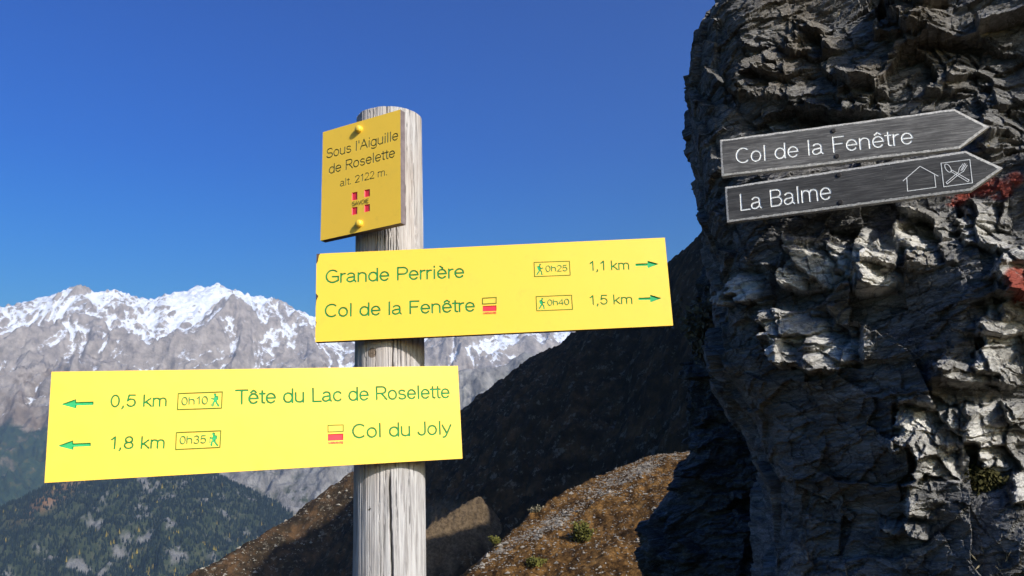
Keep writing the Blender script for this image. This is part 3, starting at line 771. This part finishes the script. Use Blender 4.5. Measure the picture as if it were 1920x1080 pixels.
# ------------------------------------------------------------------ routed lettering: a single-stroke alphabet
def arc(cx, cy, rx, ry, a0, a1, n=None):
    n = n or max(4, int(abs(a1-a0)/16))
    return [(cx+rx*math.cos(rad(a)), cy+ry*math.sin(rad(a))) for a in np.linspace(a0, a1, n+1)]
X_ = 0.70
def bowl(cx=0.29): return arc(cx, 0.35, 0.23, 0.35, 0, 360, 22)
def e_(): return [[(0.07, 0.36), (0.53, 0.36)] + arc(0.30, 0.35, 0.23, 0.35, 2, 320, 20)]
def a_(): return [arc(0.27, 0.50, 0.19, 0.20, 150, 0)[:] + [(0.46, 0.12), (0.53, 0.0)], [(0.46, 0.40), (0.22, 0.36)] + arc(0.22, 0.18, 0.16, 0.18, 90, 290) + [(0.40, 0.08), (0.46, 0.2)]]
GL = {
 ' ': (0.34, []), 'o': (0.60, [bowl()]), 'c': (0.55, [arc(0.30, 0.35, 0.23, 0.35, 42, 318, 18)]),
 'e': (0.60, e_()), 'ê': (0.60, e_()+[[(0.16, 0.82), (0.30, 0.97), (0.44, 0.82)]]), 'è': (0.60, e_()+[[(0.20, 0.98), (0.34, 0.83)]]),
 'a': (0.60, a_()), 'l': (0.24, [[(0.12, 0), (0.12, 1.0)]]), 'i': (0.24, [[(0.12, 0), (0.12, X_)], [(0.12, 0.93), (0.12, 1.0)]]),
 "'": (0.22, [[(0.11, 1.0), (0.11, 0.76)]]), '.': (0.28, [[(0.13, 0.0), (0.13, 0.04)]]), ',': (0.30, [[(0.16, 0.04), (0.15, -0.06), (0.10, -0.18)]]),
 'd': (0.62, [bowl(), [(0.53, 0), (0.53, 1.0)]]), 'g': (0.62, [bowl(), [(0.53, X_), (0.53, -0.05)]+arc(0.31, -0.07, 0.22, 0.2, 0, -150)]),
 'u': (0.60, [[(0.08, X_), (0.08, 0.24)]+arc(0.29, 0.22, 0.21, 0.22, 180, 360)+[(0.50, X_)], [(0.50, 0.3), (0.50, 0)]]),
 'n': (0.60, [[(0.08, 0), (0.08, X_)], [(0.08, 0.42)]+arc(0.29, 0.46, 0.21, 0.24, 180, 0)+[(0.50, 0)]]),
 'm': (0.90, [[(0.08, 0), (0.08, X_)], [(0.08, 0.42)]+arc(0.26, 0.48, 0.18, 0.22, 180, 0)+[(0.44, 0)], [(0.44, 0.42)]+arc(0.62, 0.48, 0.18, 0.22, 180, 0)+[(0.80, 0)]]),
 'h': (0.60, [[(0.08, 0), (0.08, 1.0)], [(0.08, 0.42)]+arc(0.29, 0.46, 0.21, 0.24, 180, 0)+[(0.50, 0)]]),
 'r': (0.36, [[(0.08, 0), (0.08, X_)], [(0.08, 0.42)]+arc(0.29, 0.44, 0.21, 0.25, 180, 85)]),
 't': (0.32, [[(0.16, 0.90), (0.16, 0.13)]+arc(0.26, 0.12, 0.10, 0.11, 180, 285), [(0.03, X_), (0.30, X_)]]),
 's': (0.54, [arc(0.27, 0.525, 0.18, 0.165, 30, 245)+arc(0.27, 0.18, 0.20, 0.18, 72, -155)]),
 'k': (0.54, [[(0.08, 0), (0.08, 1.0)], [(0.46, X_), (0.08, 0.27)], [(0.20, 0.39), (0.50, 0)]]),
 'y': (0.52, [[(0.03, X_), (0.27, 0.02)], [(0.50, X_), (0.22, -0.13), (0.14, -0.23), (0.05, -0.24)]]),
 'S': (0.70, [arc(0.35, 0.75, 0.25, 0.25, 22, 250)+arc(0.35, 0.255, 0.28, 0.255, 72, -160)]),
 'A': (0.72, [[(0.03, 0), (0.35, 1.0), (0.67, 0)], [(0.14, 0.33), (0.56, 0.33)]]),
 'R': (0.74, [[(0.10, 0), (0.10, 1.0), (0.40, 1.0)]+arc(0.42, 0.74, 0.22, 0.26, 80, -85)+[(0.10, 0.48)], [(0.38, 0.48), (0.68, 0)]]),
 'G': (0.80, [arc(0.41, 0.5, 0.34, 0.5, 48, 300, 20)+[(0.73, 0.15), (0.73, 0.47), (0.42, 0.47)]]),
 'P': (0.68, [[(0.10, 0), (0.10, 1.0), (0.40, 1.0)]+arc(0.40, 0.73, 0.23, 0.27, 85, -85)+[(0.10, 0.46)]]),
 'C': (0.76, [arc(0.41, 0.5, 0.34, 0.5, 50, 310, 20)]),
 'F': (0.64, [[(0.10, 0), (0.10, 1.0), (0.58, 1.0)], [(0.10, 0.53), (0.50, 0.53)]]),
 'E': (0.66, [[(0.60, 0), (0.10, 0), (0.10, 1.0), (0.60, 1.0)], [(0.10, 0.53), (0.54, 0.53)]]),
 'T': (0.64, [[(0.32, 0), (0.32, 1.0)], [(0.02, 1.0), (0.62, 1.0)]]), 'L': (0.58, [[(0.10, 1.0), (0.10, 0), (0.54, 0)]]),
 'J': (0.52, [[(0.42, 1.0), (0.42, 0.25)]+arc(0.23, 0.25, 0.19, 0.25, 0, -175)]),
 'B': (0.70, [[(0.10, 0), (0.10, 1.0), (0.38, 1.0)]+arc(0.38, 0.765, 0.20, 0.235, 85, -85)+[(0.10, 0.53)], [(0.38, 0.53)]+arc(0.40, 0.265, 0.22, 0.265, 85, -85)+[(0.10, 0)]]),
 'V': (0.68, [[(0.03, 1.0), (0.34, 0), (0.65, 1.0)]]), 'O': (0.82, [arc(0.41, 0.5, 0.34, 0.5, 0, 360, 26)]), 'I': (0.26, [[(0.13, 0), (0.13, 1.0)]]),
 'N': (0.74, [[(0.10, 0), (0.10, 1.0), (0.64, 0), (0.64, 1.0)]]),
 '0': (0.60, [arc(0.30, 0.5, 0.22, 0.5, 0, 360, 24)]), '1': (0.50, [[(0.14, 0.76), (0.33, 1.0), (0.33, 0)]]),
 '2': (0.60, [arc(0.30, 0.73, 0.22, 0.27, 165, -35)+[(0.07, 0), (0.54, 0)]]),
 '3': (0.60, [arc(0.29, 0.755, 0.20, 0.245, 155, -80)+arc(0.29, 0.27, 0.23, 0.27, 75, -160)]),
 '4': (0.60, [[(0.42, 0), (0.42, 1.0), (0.04, 0.30), (0.56, 0.30)]]),
 '5': (0.60, [[(0.50, 1.0), (0.16, 1.0), (0.10, 0.50)]+arc(0.29, 0.33, 0.23, 0.32, 135, -155)]),
 '8': (0.60, [arc(0.30, 0.75, 0.19, 0.25, 0, 360, 18), arc(0.30, 0.26, 0.23, 0.26, 0, 360, 20)]),
}
def text_strokes(s, p0, p1, cap, q=None):
    """strokes of s running from the board point p0 to p1 (2-D, board units), cap height cap"""
    w = sum(GL[ch][0] for ch in s)-0.12
    p0, p1 = np.array(p0), np.array(p1)
    ex = (p1-p0)/w; L = np.linalg.norm(p1-p0); d = (p1-p0)/L; ey = np.array([-d[1], d[0]])*cap
    out = []; x = -0.06
    for ch in s:
        adv, st = GL[ch]
        for pl in st:
            out.append(np.array([p0+ex*(x+a)+ey*b for a, b in pl]))
        x += adv
    return out
HIKER = [  # strokes of a walking figure with a rucksack, facing right, in a unit box: (points, half width)
    ([(0.47, 0.90), (0.49, 0.93)], 0.075), ([(0.42, 0.72), (0.46, 0.46)], 0.085), ([(0.30, 0.72), (0.32, 0.55)], 0.075),
    ([(0.45, 0.46), (0.62, 0.28), (0.66, 0.03)], 0.05), ([(0.44, 0.46), (0.34, 0.24), (0.18, 0.03)], 0.05),
    ([(0.44, 0.72), (0.60, 0.56), (0.74, 0.62)], 0.04), ([(0.76, 0.70), (0.80, 0.04)], 0.022)]

def seg_dist(U, V, a, b):
    d = b-a; L2 = d @ d+1e-18
    t = np.clip(((U-a[0])*d[0]+(V-a[1])*d[1])/L2, 0, 1)
    return np.hypot(U-a[0]-t*d[0], V-a[1]-t*d[1])
def poly_sd(U, V, P):
    P = np.array(P); d = np.full(U.shape, 1e9); ins = np.zeros(U.shape, bool)
    for a, b in zip(P, np.roll(P, -1, 0)):
        d = np.minimum(d, seg_dist(U, V, a, b))
        c = ((a[1] > V) != (b[1] > V)) & (U < (b[0]-a[0])*(V-a[1])/(b[1]-a[1]+1e-18)+a[0])
        ins ^= c
    return np.where(ins, -d, d)

class Board:
    """A board whose face is a fine mesh; words and signs are routed into it as real grooves.
    Each routed shape becomes a child object made of the groove's own faces."""
    def __init__(s, loc, yaw, tilt, roll, w, h, t, cell, tip=0.0, tip_v=0.0):
        yaw, tilt, roll = rad(yaw), rad(tilt), rad(roll)
        cy, sy = math.cos(yaw), math.sin(yaw)
        u = np.array([cy, sy, 0]); n = np.array([sy, -cy, 0]); v = np.array([0, 0, 1.0])
        v2 = v*math.cos(tilt)+n*math.sin(tilt); n2_ = n*math.cos(tilt)-v*math.sin(tilt)
        s.u = u*math.cos(roll)+v2*math.sin(roll); s.v = v2*math.cos(roll)-u*math.sin(roll); s.n = n2_
        s.c = np.array(loc, float); s.w, s.h, s.t, s.cell = w, h, t, cell; s.tip, s.tip_v = tip, tip_v
        s.shapes = []
    def uv(s, px, py):
        d = ray(px, py); k = ((s.c-CAM) @ s.n)/(d @ s.n); q = CAM+d*k-s.c
        return np.array([q @ s.u, q @ s.v])
    def text(s, name, txt, a, b, cap_px, mat, thick=0.122):
        p0, p1 = s.uv(*a), s.uv(*b)
        cap = np.linalg.norm(s.uv((a[0]+b[0])/2, (a[1]+b[1])/2)-s.uv((a[0]+b[0])/2, (a[1]+b[1])/2-cap_px))
        hw = cap*thick*0.5
        p0 = p0+np.array([hw, hw]); p1 = p1-np.array([hw, -hw]); cap -= 2*hw
        s.shapes.append((name, mat, [('stroke', pl, hw) for pl in text_strokes(txt, p0, p1, cap)], 0.0011))
    def lines(s, name, plpx, hw, mat, depth=0.0009):
        s.shapes.append((name, mat, [('stroke', np.array([s.uv(*p) for p in pl]), hw) for pl in plpx], depth))
    def poly(s, name, px, mat, depth=0.0014):
        s.shapes.append((name, mat, [('poly', np.array([s.uv(*p) for p in pl]), 0) for pl in px], depth))
    def hiker(s, cx, y0, y1, mat, flip=False):
        hpx = y1-y0; L = []
        for pts, hw in HIKER:
            pp = [(cx+(0.5-a if flip else a-0.5)*hpx*0.95, y1-b*hpx) for a, b in pts]
            L.append(('stroke', np.array([s.uv(*p) for p in pp]), hw*hpx*0.0009*1.15))
        s.shapes.append(('pictogram', mat, L, 0.0010))
    def arrow(s, tail, tip, head_px, head_len, shaft_px, mat):
        a, b = np.array(tail, float), np.array(tip, float); d = (b-a)/np.linalg.norm(b-a); q = np.array([-d[1], d[0]])
        hb = b-d*head_len
        s.poly('arrow', [[tuple(a+q*shaft_px/2), tuple(hb+q*shaft_px/2), tuple(hb+q*head_px/2), tuple(b), tuple(hb-q*head_px/2), tuple(hb-q*shaft_px/2), tuple(a-q*shaft_px/2)]], mat, 0.0022)
    def build(s, name, face_mat, side_mat, parent=None, border=None, border_w=0.0045, wob=0.0):
        nu, nv = int(s.w/s.cell)+1, int(s.h/s.cell)+1
        gu, gv = np.linspace(-s.w/2, s.w/2, nu), np.linspace(-s.h/2, s.h/2, nv)
        U, V = np.meshgrid(gu, gv)
        if s.tip > 0:
            k = np.clip((U-(s.w/2-s.tip))/s.tip, 0, 1)*0.985
            V = V*(1-k)+(s.tip_v)*k
        if wob:
            V = V + wob*fbm2(U*14, np.sign(V)*3+U*0, 4, 3)*np.abs(V)/(s.h/2)
        SD = np.full(U.shape, 1.0); ID = np.full(U.shape, -1); DP = np.zeros(U.shape)
        thin = [q for q in s.shapes if all(p[0] == 'stroke' and p[2] < 0.95*s.cell for p in q[2])]
        s.shapes = [q for q in s.shapes if not any(q is r for r in thin)]
        shapes = list(s.shapes)
        for k, (nm, mt, prim, dep) in enumerate(shapes):
            allp = np.concatenate([p for _, p, _ in prim]); mg = 0.006
            m = (U > allp[:, 0].min()-mg) & (U < allp[:, 0].max()+mg) & (V > allp[:, 1].min()-mg) & (V < allp[:, 1].max()+mg)
            uu, vv = U[m], V[m]; sd = np.full(uu.shape, 1.0)
            for ty, P, hw in prim:
                if ty == 'poly': sd = np.minimum(sd, poly_sd(uu, vv, P)); continue
                mm = (uu > P[:, 0].min()-mg) & (uu < P[:, 0].max()+mg) & (vv > P[:, 1].min()-mg) & (vv < P[:, 1].max()+mg)
                u2, v2 = uu[mm], vv[mm]; dd = sd[mm]
                for a, b in zip(P[:-1], P[1:]): dd = np.minimum(dd, seg_dist(u2, v2, a, b)-hw)
                sd[mm] = dd
            better = sd < SD[m]
            tmp = SD[m]; tmp[better] = sd[better]; SD[m] = tmp
            tmp = ID[m]; tmp[better] = k; ID[m] = tmp
            tmp = DP[m]; tmp[better] = dep; DP[m] = tmp
        if border is not None:
            out = [(-s.w/2, -s.h/2), (s.w/2-s.tip, -s.h/2), (s.w/2, s.tip_v), (s.w/2-s.tip, s.h/2), (-s.w/2, s.h/2)]
            e = -poly_sd(U, V, out)            # distance in from the outline
            BD = e-border_w*(1+0.25*fbm2(U*60, V*60, 3, 2))
        # snap the vertices next to a groove's rim on to the rim
        gy, gx = np.gradient(SD); du = np.gradient(U, axis=1); dv = np.gradient(V, axis=0)
        gx, gy = gx/np.maximum(du, 1e-6), gy/np.maximum(dv, 1e-6)
        near = (np.abs(SD) < 0.5*s.cell)
        inner = np.zeros(U.shape, bool); inner[1:-1, 1:-1] = True
        near &= inner
        U2 = np.where(near, U-SD*np.clip(gx, -1, 1), U); V2 = np.where(near, V-SD*np.clip(gy, -1, 1), V)
        N = -np.where(near, 0, np.minimum(DP, np.clip(-SD, 0, None)*1.5))
        if border is not None: N = N-0.2*np.clip(border_w-e, 0, border_w)
        N = N + 0.0006*n2(U*5, V*5, 9)
        N = np.minimum(N, 0.0009)
        W = s.c+U2[..., None]*s.u+V2[..., None]*s.v+N[..., None]*s.n
        Wb = s.c+U[..., None]*s.u+V[..., None]*s.v-(s.t)*s.n
        F = grid_faces(nu, nv)
        sdc = (SD[:-1, :-1]+SD[1:, 1:]+SD[:-1, 1:]+SD[1:, :-1]).ravel()/4
        tot = np.where(near, 0, SD); sdc = (tot[:-1, :-1]+tot[1:, 1:]+tot[:-1, 1:]+tot[1:, :-1]).ravel()/4
        idc = ID[:-1, :-1].ravel(); idb = ID[1:, 1:].ravel(); idc = np.where(idc < 0, idb, idc)
        cls = np.where(sdc < 0, idc, -1)
        if border is not None:
            bdc = (BD[:-1, :-1]+BD[1:, 1:]).ravel()/2
            cls = np.where((cls < 0) & (bdc < 0), -2, cls)
        Vf = W.reshape(-1, 3)
        # sides and back
        bi = np.concatenate([np.arange(nu), np.arange(1, nv)*nu+nu-1, (nv-1)*nu+np.arange(nu-2, -1, -1), np.arange(nv-2, 0, -1)*nu])
        ring_f = Vf[bi]; ring_b = Wb.reshape(-1, 3)[bi]; nb = len(bi)
        SV = np.concatenate([ring_f, ring_b]); i = np.arange(nb); j = (i+1) % nb
        SF = np.stack([i, i+nb, j+nb, j], -1)
        # back as strips between bottom and top rows
        bo = np.arange(nu); BV = np.concatenate([Wb[0], Wb[-1]]); BF = np.stack([bo[:-1], bo[:-1]+nu, bo[1:]+nu, bo[1:]], -1)
        def sub(sel):
            f = F[sel]; un, inv = np.unique(f, return_inverse=True)
            return Vf[un], inv.reshape(f.shape)
        def local(v): return (v-s.c) @ np.stack([s.u, s.v, s.n], 1)
        mw = Matrix(((s.u[0], s.v[0], s.n[0], s.c[0]), (s.u[1], s.v[1], s.n[1], s.c[1]), (s.u[2], s.v[2], s.n[2], s.c[2]), (0, 0, 0, 1)))
        v0, f0 = sub(cls == -1)
        AV = np.concatenate([local(v0), local(SV), local(BV)])
        AF = np.concatenate([f0, SF+len(v0), BF+len(v0)+len(SV)])
        mi = np.concatenate([np.zeros(len(f0)), np.ones(len(SF)), np.ones(len(BF))])
        o = link(name, np_mesh(name, AV, AF, [face_mat, side_mat], False, None, mi), parent)
        o.matrix_basis = (Matrix.Translation(-parent.location) if parent is not None else Matrix()) @ mw
        if border is not None:
            vb, fb = sub(cls == -2)
            link('border', np_mesh('border', local(vb), fb, border), o)
        for k, (nm, mt, prim, dep) in enumerate(shapes):
            sel = cls == k
            if sel.sum() < 1: continue
            vk, fk = sub(sel)
            link(nm, np_mesh(nm, local(vk), fk, mt), o)
        for nm, mt, prim, dep in thin:       # hairlines: thin bands of paint
            RV = []; RF = []; c0 = 0
            for q, (ty, P, hw) in enumerate(prim):
                P = np.array(P, float); m = len(P)
                closed = np.allclose(P[0], P[-1])
                d = np.diff(P, axis=0); d /= np.linalg.norm(d, axis=1)[:, None]+1e-12
                nn = np.stack([-d[:, 1], d[:, 0]], 1)
                for i in range(m):
                    a_ = nn[i-1] if i > 0 else (nn[-1] if closed else nn[0]); b_ = nn[i] if i < m-1 else (nn[0] if closed else nn[-1])
                    mm = a_+b_; mm /= np.linalg.norm(mm)+1e-9; k_ = min(1/max(mm @ b_, 0.35), 2.2)
                    zz = 0.00095+0.00002*(q % 6)
                    RV += [(*(P[i]+mm*hw*k_), zz), (*(P[i]-mm*hw*k_), zz)]
                    if i < m-1: RF.append((c0+2*i, c0+2*i+1, c0+2*i+3, c0+2*i+2))
                c0 += 2*m
            RF = [f[::-1] for f in RF] if np.cross(np.array(RV[1])-np.array(RV[0]), np.array(RV[2])-np.array(RV[0]))[2] < 0 else RF
            link(nm, np_mesh(nm, RV, RF, mt), o)
        s.obj = o
        return o
    def place(s, uvn):
        return uvn

# ------------------------------------------------------------------ the signpost
post_top, post_bot = at_r(730, 202, 1.4166), None
PX0 = lambda z: -0.2160 - 0.0096*(2.28-z)
sp = empty('signpost', (PX0(0), 1.40, -0.03))
tag(sp, 'weathered round wooden signpost carrying three yellow hiking sign boards', 'signpost')
def post_mesh():
    nth, nz = 300, 620
    th = np.linspace(0, 2*math.pi, nth, endpoint=False); z = np.concatenate([np.linspace(-0.05, 1.3, 60, endpoint=False), np.linspace(1.3, 2.257, nz-60)])
    T, Z = np.meshgrid(th, z)      # T=0 faces the viewer (-Y), positive towards +X
    R = 0.0605 + 0.0012*fbm2(np.cos(T)*2, np.sin(T)*2+Z*1.5, 3, 5)
    arc_ = T.copy(); arc_[arc_ > math.pi] -= 2*math.pi; arc_ = arc_*0.06
    wob = 0.0009*n2(Z*22, Z*0, 3)
    crack = np.zeros(T.shape)
    rs = np.random.RandomState(4)
    L = [(0.0085+0.0, 1.20, 1.625, 0.0021, -0.030, 1.0)]
    for k in range(70):
        z0 = rs.uniform(1.2, 2.25); L.append((rs.uniform(-0.09, 0.095), z0, z0+rs.uniform(0.05, 0.35), rs.uniform(0.0003, 0.0008), rs.uniform(-0.03, 0.02), rs.uniform(0.35, 0.9)))
    L += [(0.004, 1.9, 2.29, 0.0011, -0.01, 0.9), (0.016, 1.66, 2.02, 0.0009, 0.0, 0.9), (-0.02, 2.0, 2.3, 0.0008, 0.0, 0.8)]
    for a0, z0, z1, hw, sl, dep in L:
        c = a0 + sl*(Z-z1) + wob + 0.0006*n2(Z*60, Z*0+a0*99, 8)
        prof = np.clip(1-np.abs(arc_-c)/(hw*1.35), 0, 1)*sstep(z0, z0+0.04, Z)*sstep(z1, z1-0.03, Z)*dep
        crack = np.maximum(crack, prof)
    R = R - 0.006*crack + 0.0005*n2(arc_*900, Z*6, 44) + 0.0004*n2(arc_*350, Z*2.5, 45)
    k_uv = (-0.0205, 1.809)
    kd = np.hypot((arc_-k_uv[0])/0.0075, (Z-k_uv[1])/0.0085)
    knot = np.clip(1.15-kd, 0, 1)
    k2 = np.clip(1-np.hypot((arc_+0.024)/0.005, (Z-1.555)/0.006), 0, 1)*(0.5+n2(arc_*500, Z*500, 3))
    crack = np.maximum(crack, np.clip(k2*1.6, 0, 1))
    X = PX0(Z)+R*np.sin(T); Y = 1.40-R*np.cos(T)
    V = np.stack([X, Y, Z], -1).reshape(-1, 3)
    F = grid_faces(nth, nz, True)
    ctr = V[-nth:].mean(0); rings = []; nrg = 6
    top = V[-nth:]
    for q in range(1, nrg+1):
        rr = top*(1-q/nrg)+ctr*(q/nrg); rr[:, 2] += 0.0015*math.sin(q); rings.append(rr)
    V2 = np.concatenate([V]+rings)
    base = (nz-1)*nth
    F2 = grid_faces(nth, nrg+1, True)+base
    F = np.concatenate([F, F2])
    nk = len(V2)-len(V)
    V2 = V2-np.array([PX0(0), 1.40, -0.03])
    o = link('post', np_mesh('post', V2, F, M['post'], False, dict(crack=np.concatenate([crack.ravel(), np.zeros(nk)]), knot=np.concatenate([knot.ravel(), np.zeros(nk)]))), sp)
    return o
post_mesh()
class Rel(Board):
    pass
def board_under(sp_, b, *a, **k):
    return b.build(*a, parent=sp_, **k)

# upper arrow-less board to the right
b = Board((-0.0333, 1.325, 1.9055), -0.13, -0.86, 0.04, 0.598, 0.1535, 0.013, 0.0008)
b.text('lettering', 'Grande Perrière', (609.6,532), (871,521.4), 26, M['green'])
b.text('lettering', 'Col de la Fenêtre', (608,596), (891,584.8), 26, M['green'])
b.text('lettering', '0h25', (1023,510), (1064.5,508.6), 12, M['green'], 0.11)
b.text('lettering', '0h40', (1026.5,573.6), (1068,571.8), 12, M['green'], 0.11)
b.text('lettering', '1,1 km', (1104,508.4), (1181,506), 19, M['green'])
b.text('lettering', '1,5 km', (1104,572.5), (1187,570.2), 19, M['green'])
b.arrow((1191.3,496.6), (1236,494.9), 14, 22, 4.6, M['teal'])
b.arrow((1197,560.4), (1241,559), 14.5, 22, 4.6, M['teal'])
b.hiker(1012.6, 495, 515.5, M['teal']); b.hiker(1016.8, 559, 579.5, M['teal'])
b.lines('time_box', [[(1001.5,492),(1067.7,489.7),(1069.3,516),(1002.6,518.7),(1001.5,492)]], 0.00055, M['olive'])
b.lines('time_box', [[(1005.2,556.2),(1071.9,553.4),(1073.7,580),(1006.8,582.8),(1005.2,556.2)]], 0.00055, M['olive'])
b.lines('waymark_box', [[(905,559),(930.6,557.6),(930.6,568.6),(905,570),(905,559)]], 0.00055, M['olive'])
b.poly('waymark', [[(905,573.6),(930.8,572.6),(930.8,583),(905,584)]], M['red'])
b.text('lettering', 'VARIANTE', (906,589.2), (931,588.2), 3.6, M['red'], 0.22)
for pl in ([(593,474),(602,474),(598,479),(596,490),(593.5,496)],[(590,548),(595,553),(597,556),(593.5,562),(592,575),(590,580)],[(588,600),(594,604),(592,610),(588,614)]):
    b.poly('chip', [pl], M['core'], 0.0008)
o = board_under(sp, b, 'sign_board', M['yellow'], M['core']); o['label'] = 'wide yellow board pointing right to Grande Perrière and Col de la Fenêtre'

# lower board to the left
b = Board((-0.3803, 1.2555, 1.7), 21.43, -0.16, 1.12, 0.6095, 0.1553, 0.013, 0.0008)
b.text('lettering', 'Tête du Lac de Roselette', (441.7,759.2), (844,747), 27.5, M['green'])
b.text('lettering', 'Col du Joly', (659.7,823), (846,815), 27.5, M['green'])
b.text('lettering', '0,5 km', (205.5,764.4), (313.5,762.6), 24, M['green'])
b.text('lettering', '1,8 km', (203.5,843), (309.5,841.3), 24.5, M['green'])
b.text('lettering', '0h10', (340,759.8), (390.5,757.6), 15.5, M['green'], 0.10)
b.text('lettering', '0h35', (336.5,832.8), (387,831), 15.5, M['green'], 0.10)
b.arrow((175.5,756), (114,758.2), 18, 29, 6.5, M['teal'])
b.arrow((170.3,833.3), (107.5,836), 18.5, 30, 6.5, M['teal'])
b.hiker(402.6, 738, 761.8, M['teal'], True); b.hiker(399.9, 811.5, 836, M['teal'], True)
b.lines('time_box', [[(334.6,737.6),(417.2,734.4),(415.6,764.9),(333,767.7),(334.6,737.6)]], 0.00055, M['olive'])
b.lines('time_box', [[(331,810.7),(414.4,807.3),(412.6,838.5),(329.7,842.5),(331,810.7)]], 0.00055, M['olive'])
b.lines('waymark_box', [[(615,797.4),(643.5,796.6),(643.5,808.7),(615,810),(615,797.4)]], 0.0006, M['olive'])
b.poly('waymark', [[(614.7,814.2),(643.5,813),(643.5,825),(614.7,826.4)]], M['red'])
b.text('lettering', 'VARIANTE', (615,832.8), (643.8,831.8), 4.2, M['red'], 0.22)
o = board_under(sp, b, 'sign_board', M['yellow'], M['core']); o['label'] = 'wide yellow board pointing left to Tête du Lac de Roselette and Col du Joly'

# small name board on top
b = Board((-0.2569, 1.325, 2.1204), -26.17, -1.59, 0.52, 0.1708, 0.2088, 0.0135, 0.0007)
b.text('lettering', "Sous l'Aiguille", (611,298), (747,262.3), 19, M['dkgreen'], 0.11)
b.text('lettering', 'de Roselette', (616,327), (741,295), 19, M['dkgreen'], 0.11)
b.text('lettering', 'alt. 2122 m.', (637,350.5), (727,328.5), 14.5, M['dkgreen'], 0.11)
b.poly('emblem', [[(659.8,361.3),(670,359.5),(670,374.3),(659.8,376)],[(683.2,356.3),(693.6,354.4),(693.6,368),(683.2,370)],[(659.8,389.2),(670,387.5),(670,401.6),(659.8,403.4)],[(683.2,384.3),(693.6,382.5),(693.6,396.2),(683.2,398)]], M['red'])
b.text('lettering', 'SAVOIE', (660.5,387), (692,380.3), 8, M['dkgreen'], 0.12)
o = board_under(sp, b, 'sign_board', M['yellow'], M['edge']); o['label'] = "small upright yellow board reading Sous l'Aiguille de Roselette, alt. 2122 m"
def dome(name, r, hgt, mat, parent, u, v, nz=0.0, flat=False):
    V = []; F = []
    prof = [(1.0, 0.0), (1.0, 0.45), (0.93, 0.68), (0.75, 0.87), (0.45, 0.97), (0.0, 1.0)] if not flat else [(1.0, 0), (1.0, 0.8), (0.85, 1.0), (0.0, 1.0)]
    K = 20
    for a, c in prof:
        for k in range(K):
            q = 2*math.pi*k/K; V.append((u+r*a*math.cos(q), v+r*a*math.sin(q), nz+hgt*c))
    F = grid_faces(K, len(prof), True)
    return link(name, np_mesh(name, V, F, mat, not flat), parent)
for px, py in ((676, 241), (677, 418)):
    q = b.uv(px-2, py+2); dome('bolt', 0.0066, 0.0085, M['bolt'], o, q[0], q[1], -0.0003)

# ------------------------------------------------------------------ wooden direction signs on the rock
def wood_sign(loc, yaw, tilt, roll, w, h, tip, tip_v, label):
    bb = Board(loc, yaw, tilt, roll, w, h, 0.022, 0.0011, tip, tip_v)
    root = empty('direction_sign', loc)
    tag(root, label, 'direction sign', 'wooden arrow signs on the rock')
    return bb, root
def finish_wood(bb, root, screws, mt='stain'):
    o = bb.build('board', M[mt], M['bare'], parent=root, border=M['bare'], border_w=0.0062, wob=0.0012)
    for px, py in screws:
        q = bb.uv(px, py); dome('screw', 0.0068, 0.003, M['steel'], o, q[0], q[1], -0.0002, True)
def W(x, y): return (x/3.4286+1340, y/3.4286+190)
ka = 2.235/2.1993
bb, root = wood_sign((0.9693*ka+0.028, 2.235, 1.6+(2.4951-1.6)*ka+0.0035), -20.3, -2.27, -2.94, 0.6439*ka+0.078, 0.12*ka, 0.078, -0.006, 'upper grey wooden arrow sign on the rock, reading Col de la Fenêtre')
bb.text('lettering', 'Col de la Fenêtre', W(137,402), W(1282,272), 30.5, M['white'], 0.088)
finish_wood(bb, root, [(1563,245),(1569.5,292.7)])
bb, root = wood_sign((0.9734+0.029, 2.218-0.013, 2.3607+0.003), -25.0, -1.5, -2.17, 0.6546+0.080, 0.1148, 0.080, -0.007, 'lower, darker wooden arrow sign on the rock, reading La Balme with house symbol')
bb.text('lettering', 'La Balme', W(163,705), W(757,628), 33, M['white'], 0.088)
bb.lines('pictogram', [[W(1210,513),W(1320,418),W(1438,482)],[W(1235,494),W(1240,578),W(1422,553),W(1413,472)]], 0.0009, M['white'])
bb.lines('pictogram', [[W(1455,398),W(1640,375),W(1657,525),W(1473,550),W(1455,398)]], 0.0009, M['white'])
spoon = [W(1500+22*math.cos(a)*0.9+8*math.sin(a), 430+26*math.sin(a)+6*math.cos(a)) for a in np.linspace(0, 2*math.pi, 14)]
bb.lines('pictogram', [spoon, [W(1516,450),W(1628,518),W(1636,507),W(1524,442)], [W(1568,455),W(1488,522),W(1495,532),W(1578,463)],
    [W(1568,455),W(1572,432),W(1597,402)],[W(1578,463),W(1598,452),W(1624,410)],[W(1582,446),W(1608,398)],[W(1588,448),W(1616,402)]], 0.0008, M['white'])
finish_wood(bb, root, [(1573,328),(1576,379)], 'stain2')

# ------------------------------------------------------------------ the air
def haze():
    x0, x1, y0, y1, z0, z1 = -11000, 11000, -300, 10500, -962, 2080
    V = [(x0,y0,z0),(x1,y0,z0),(x1,y1,z0),(x0,y1,z0),(x0,y0,z1),(x1,y0,z1),(x1,y1,z1),(x0,y1,z1)]
    F = [(0,3,2,1),(4,5,6,7),(0,1,5,4),(1,2,6,5),(2,3,7,6),(3,0,4,7)]
    m = bpy.data.materials.new('mountain_air'); m.use_nodes = True; t = m.node_tree; t.nodes.clear()
    out = t.nodes.new('ShaderNodeOutputMaterial'); v = t.nodes.new('ShaderNodeVolumePrincipled')
    v.inputs['Color'].default_value = (0.47, 0.70, 1.0, 1); v.inputs['Density'].default_value = 6.5e-5; v.inputs['Anisotropy'].default_value = 0.2
    t.links.new(v.outputs[0], out.inputs['Volume'])
    o = link('haze', np_mesh('haze', V, F, m))
    tag(o, kind='stuff')
haze()
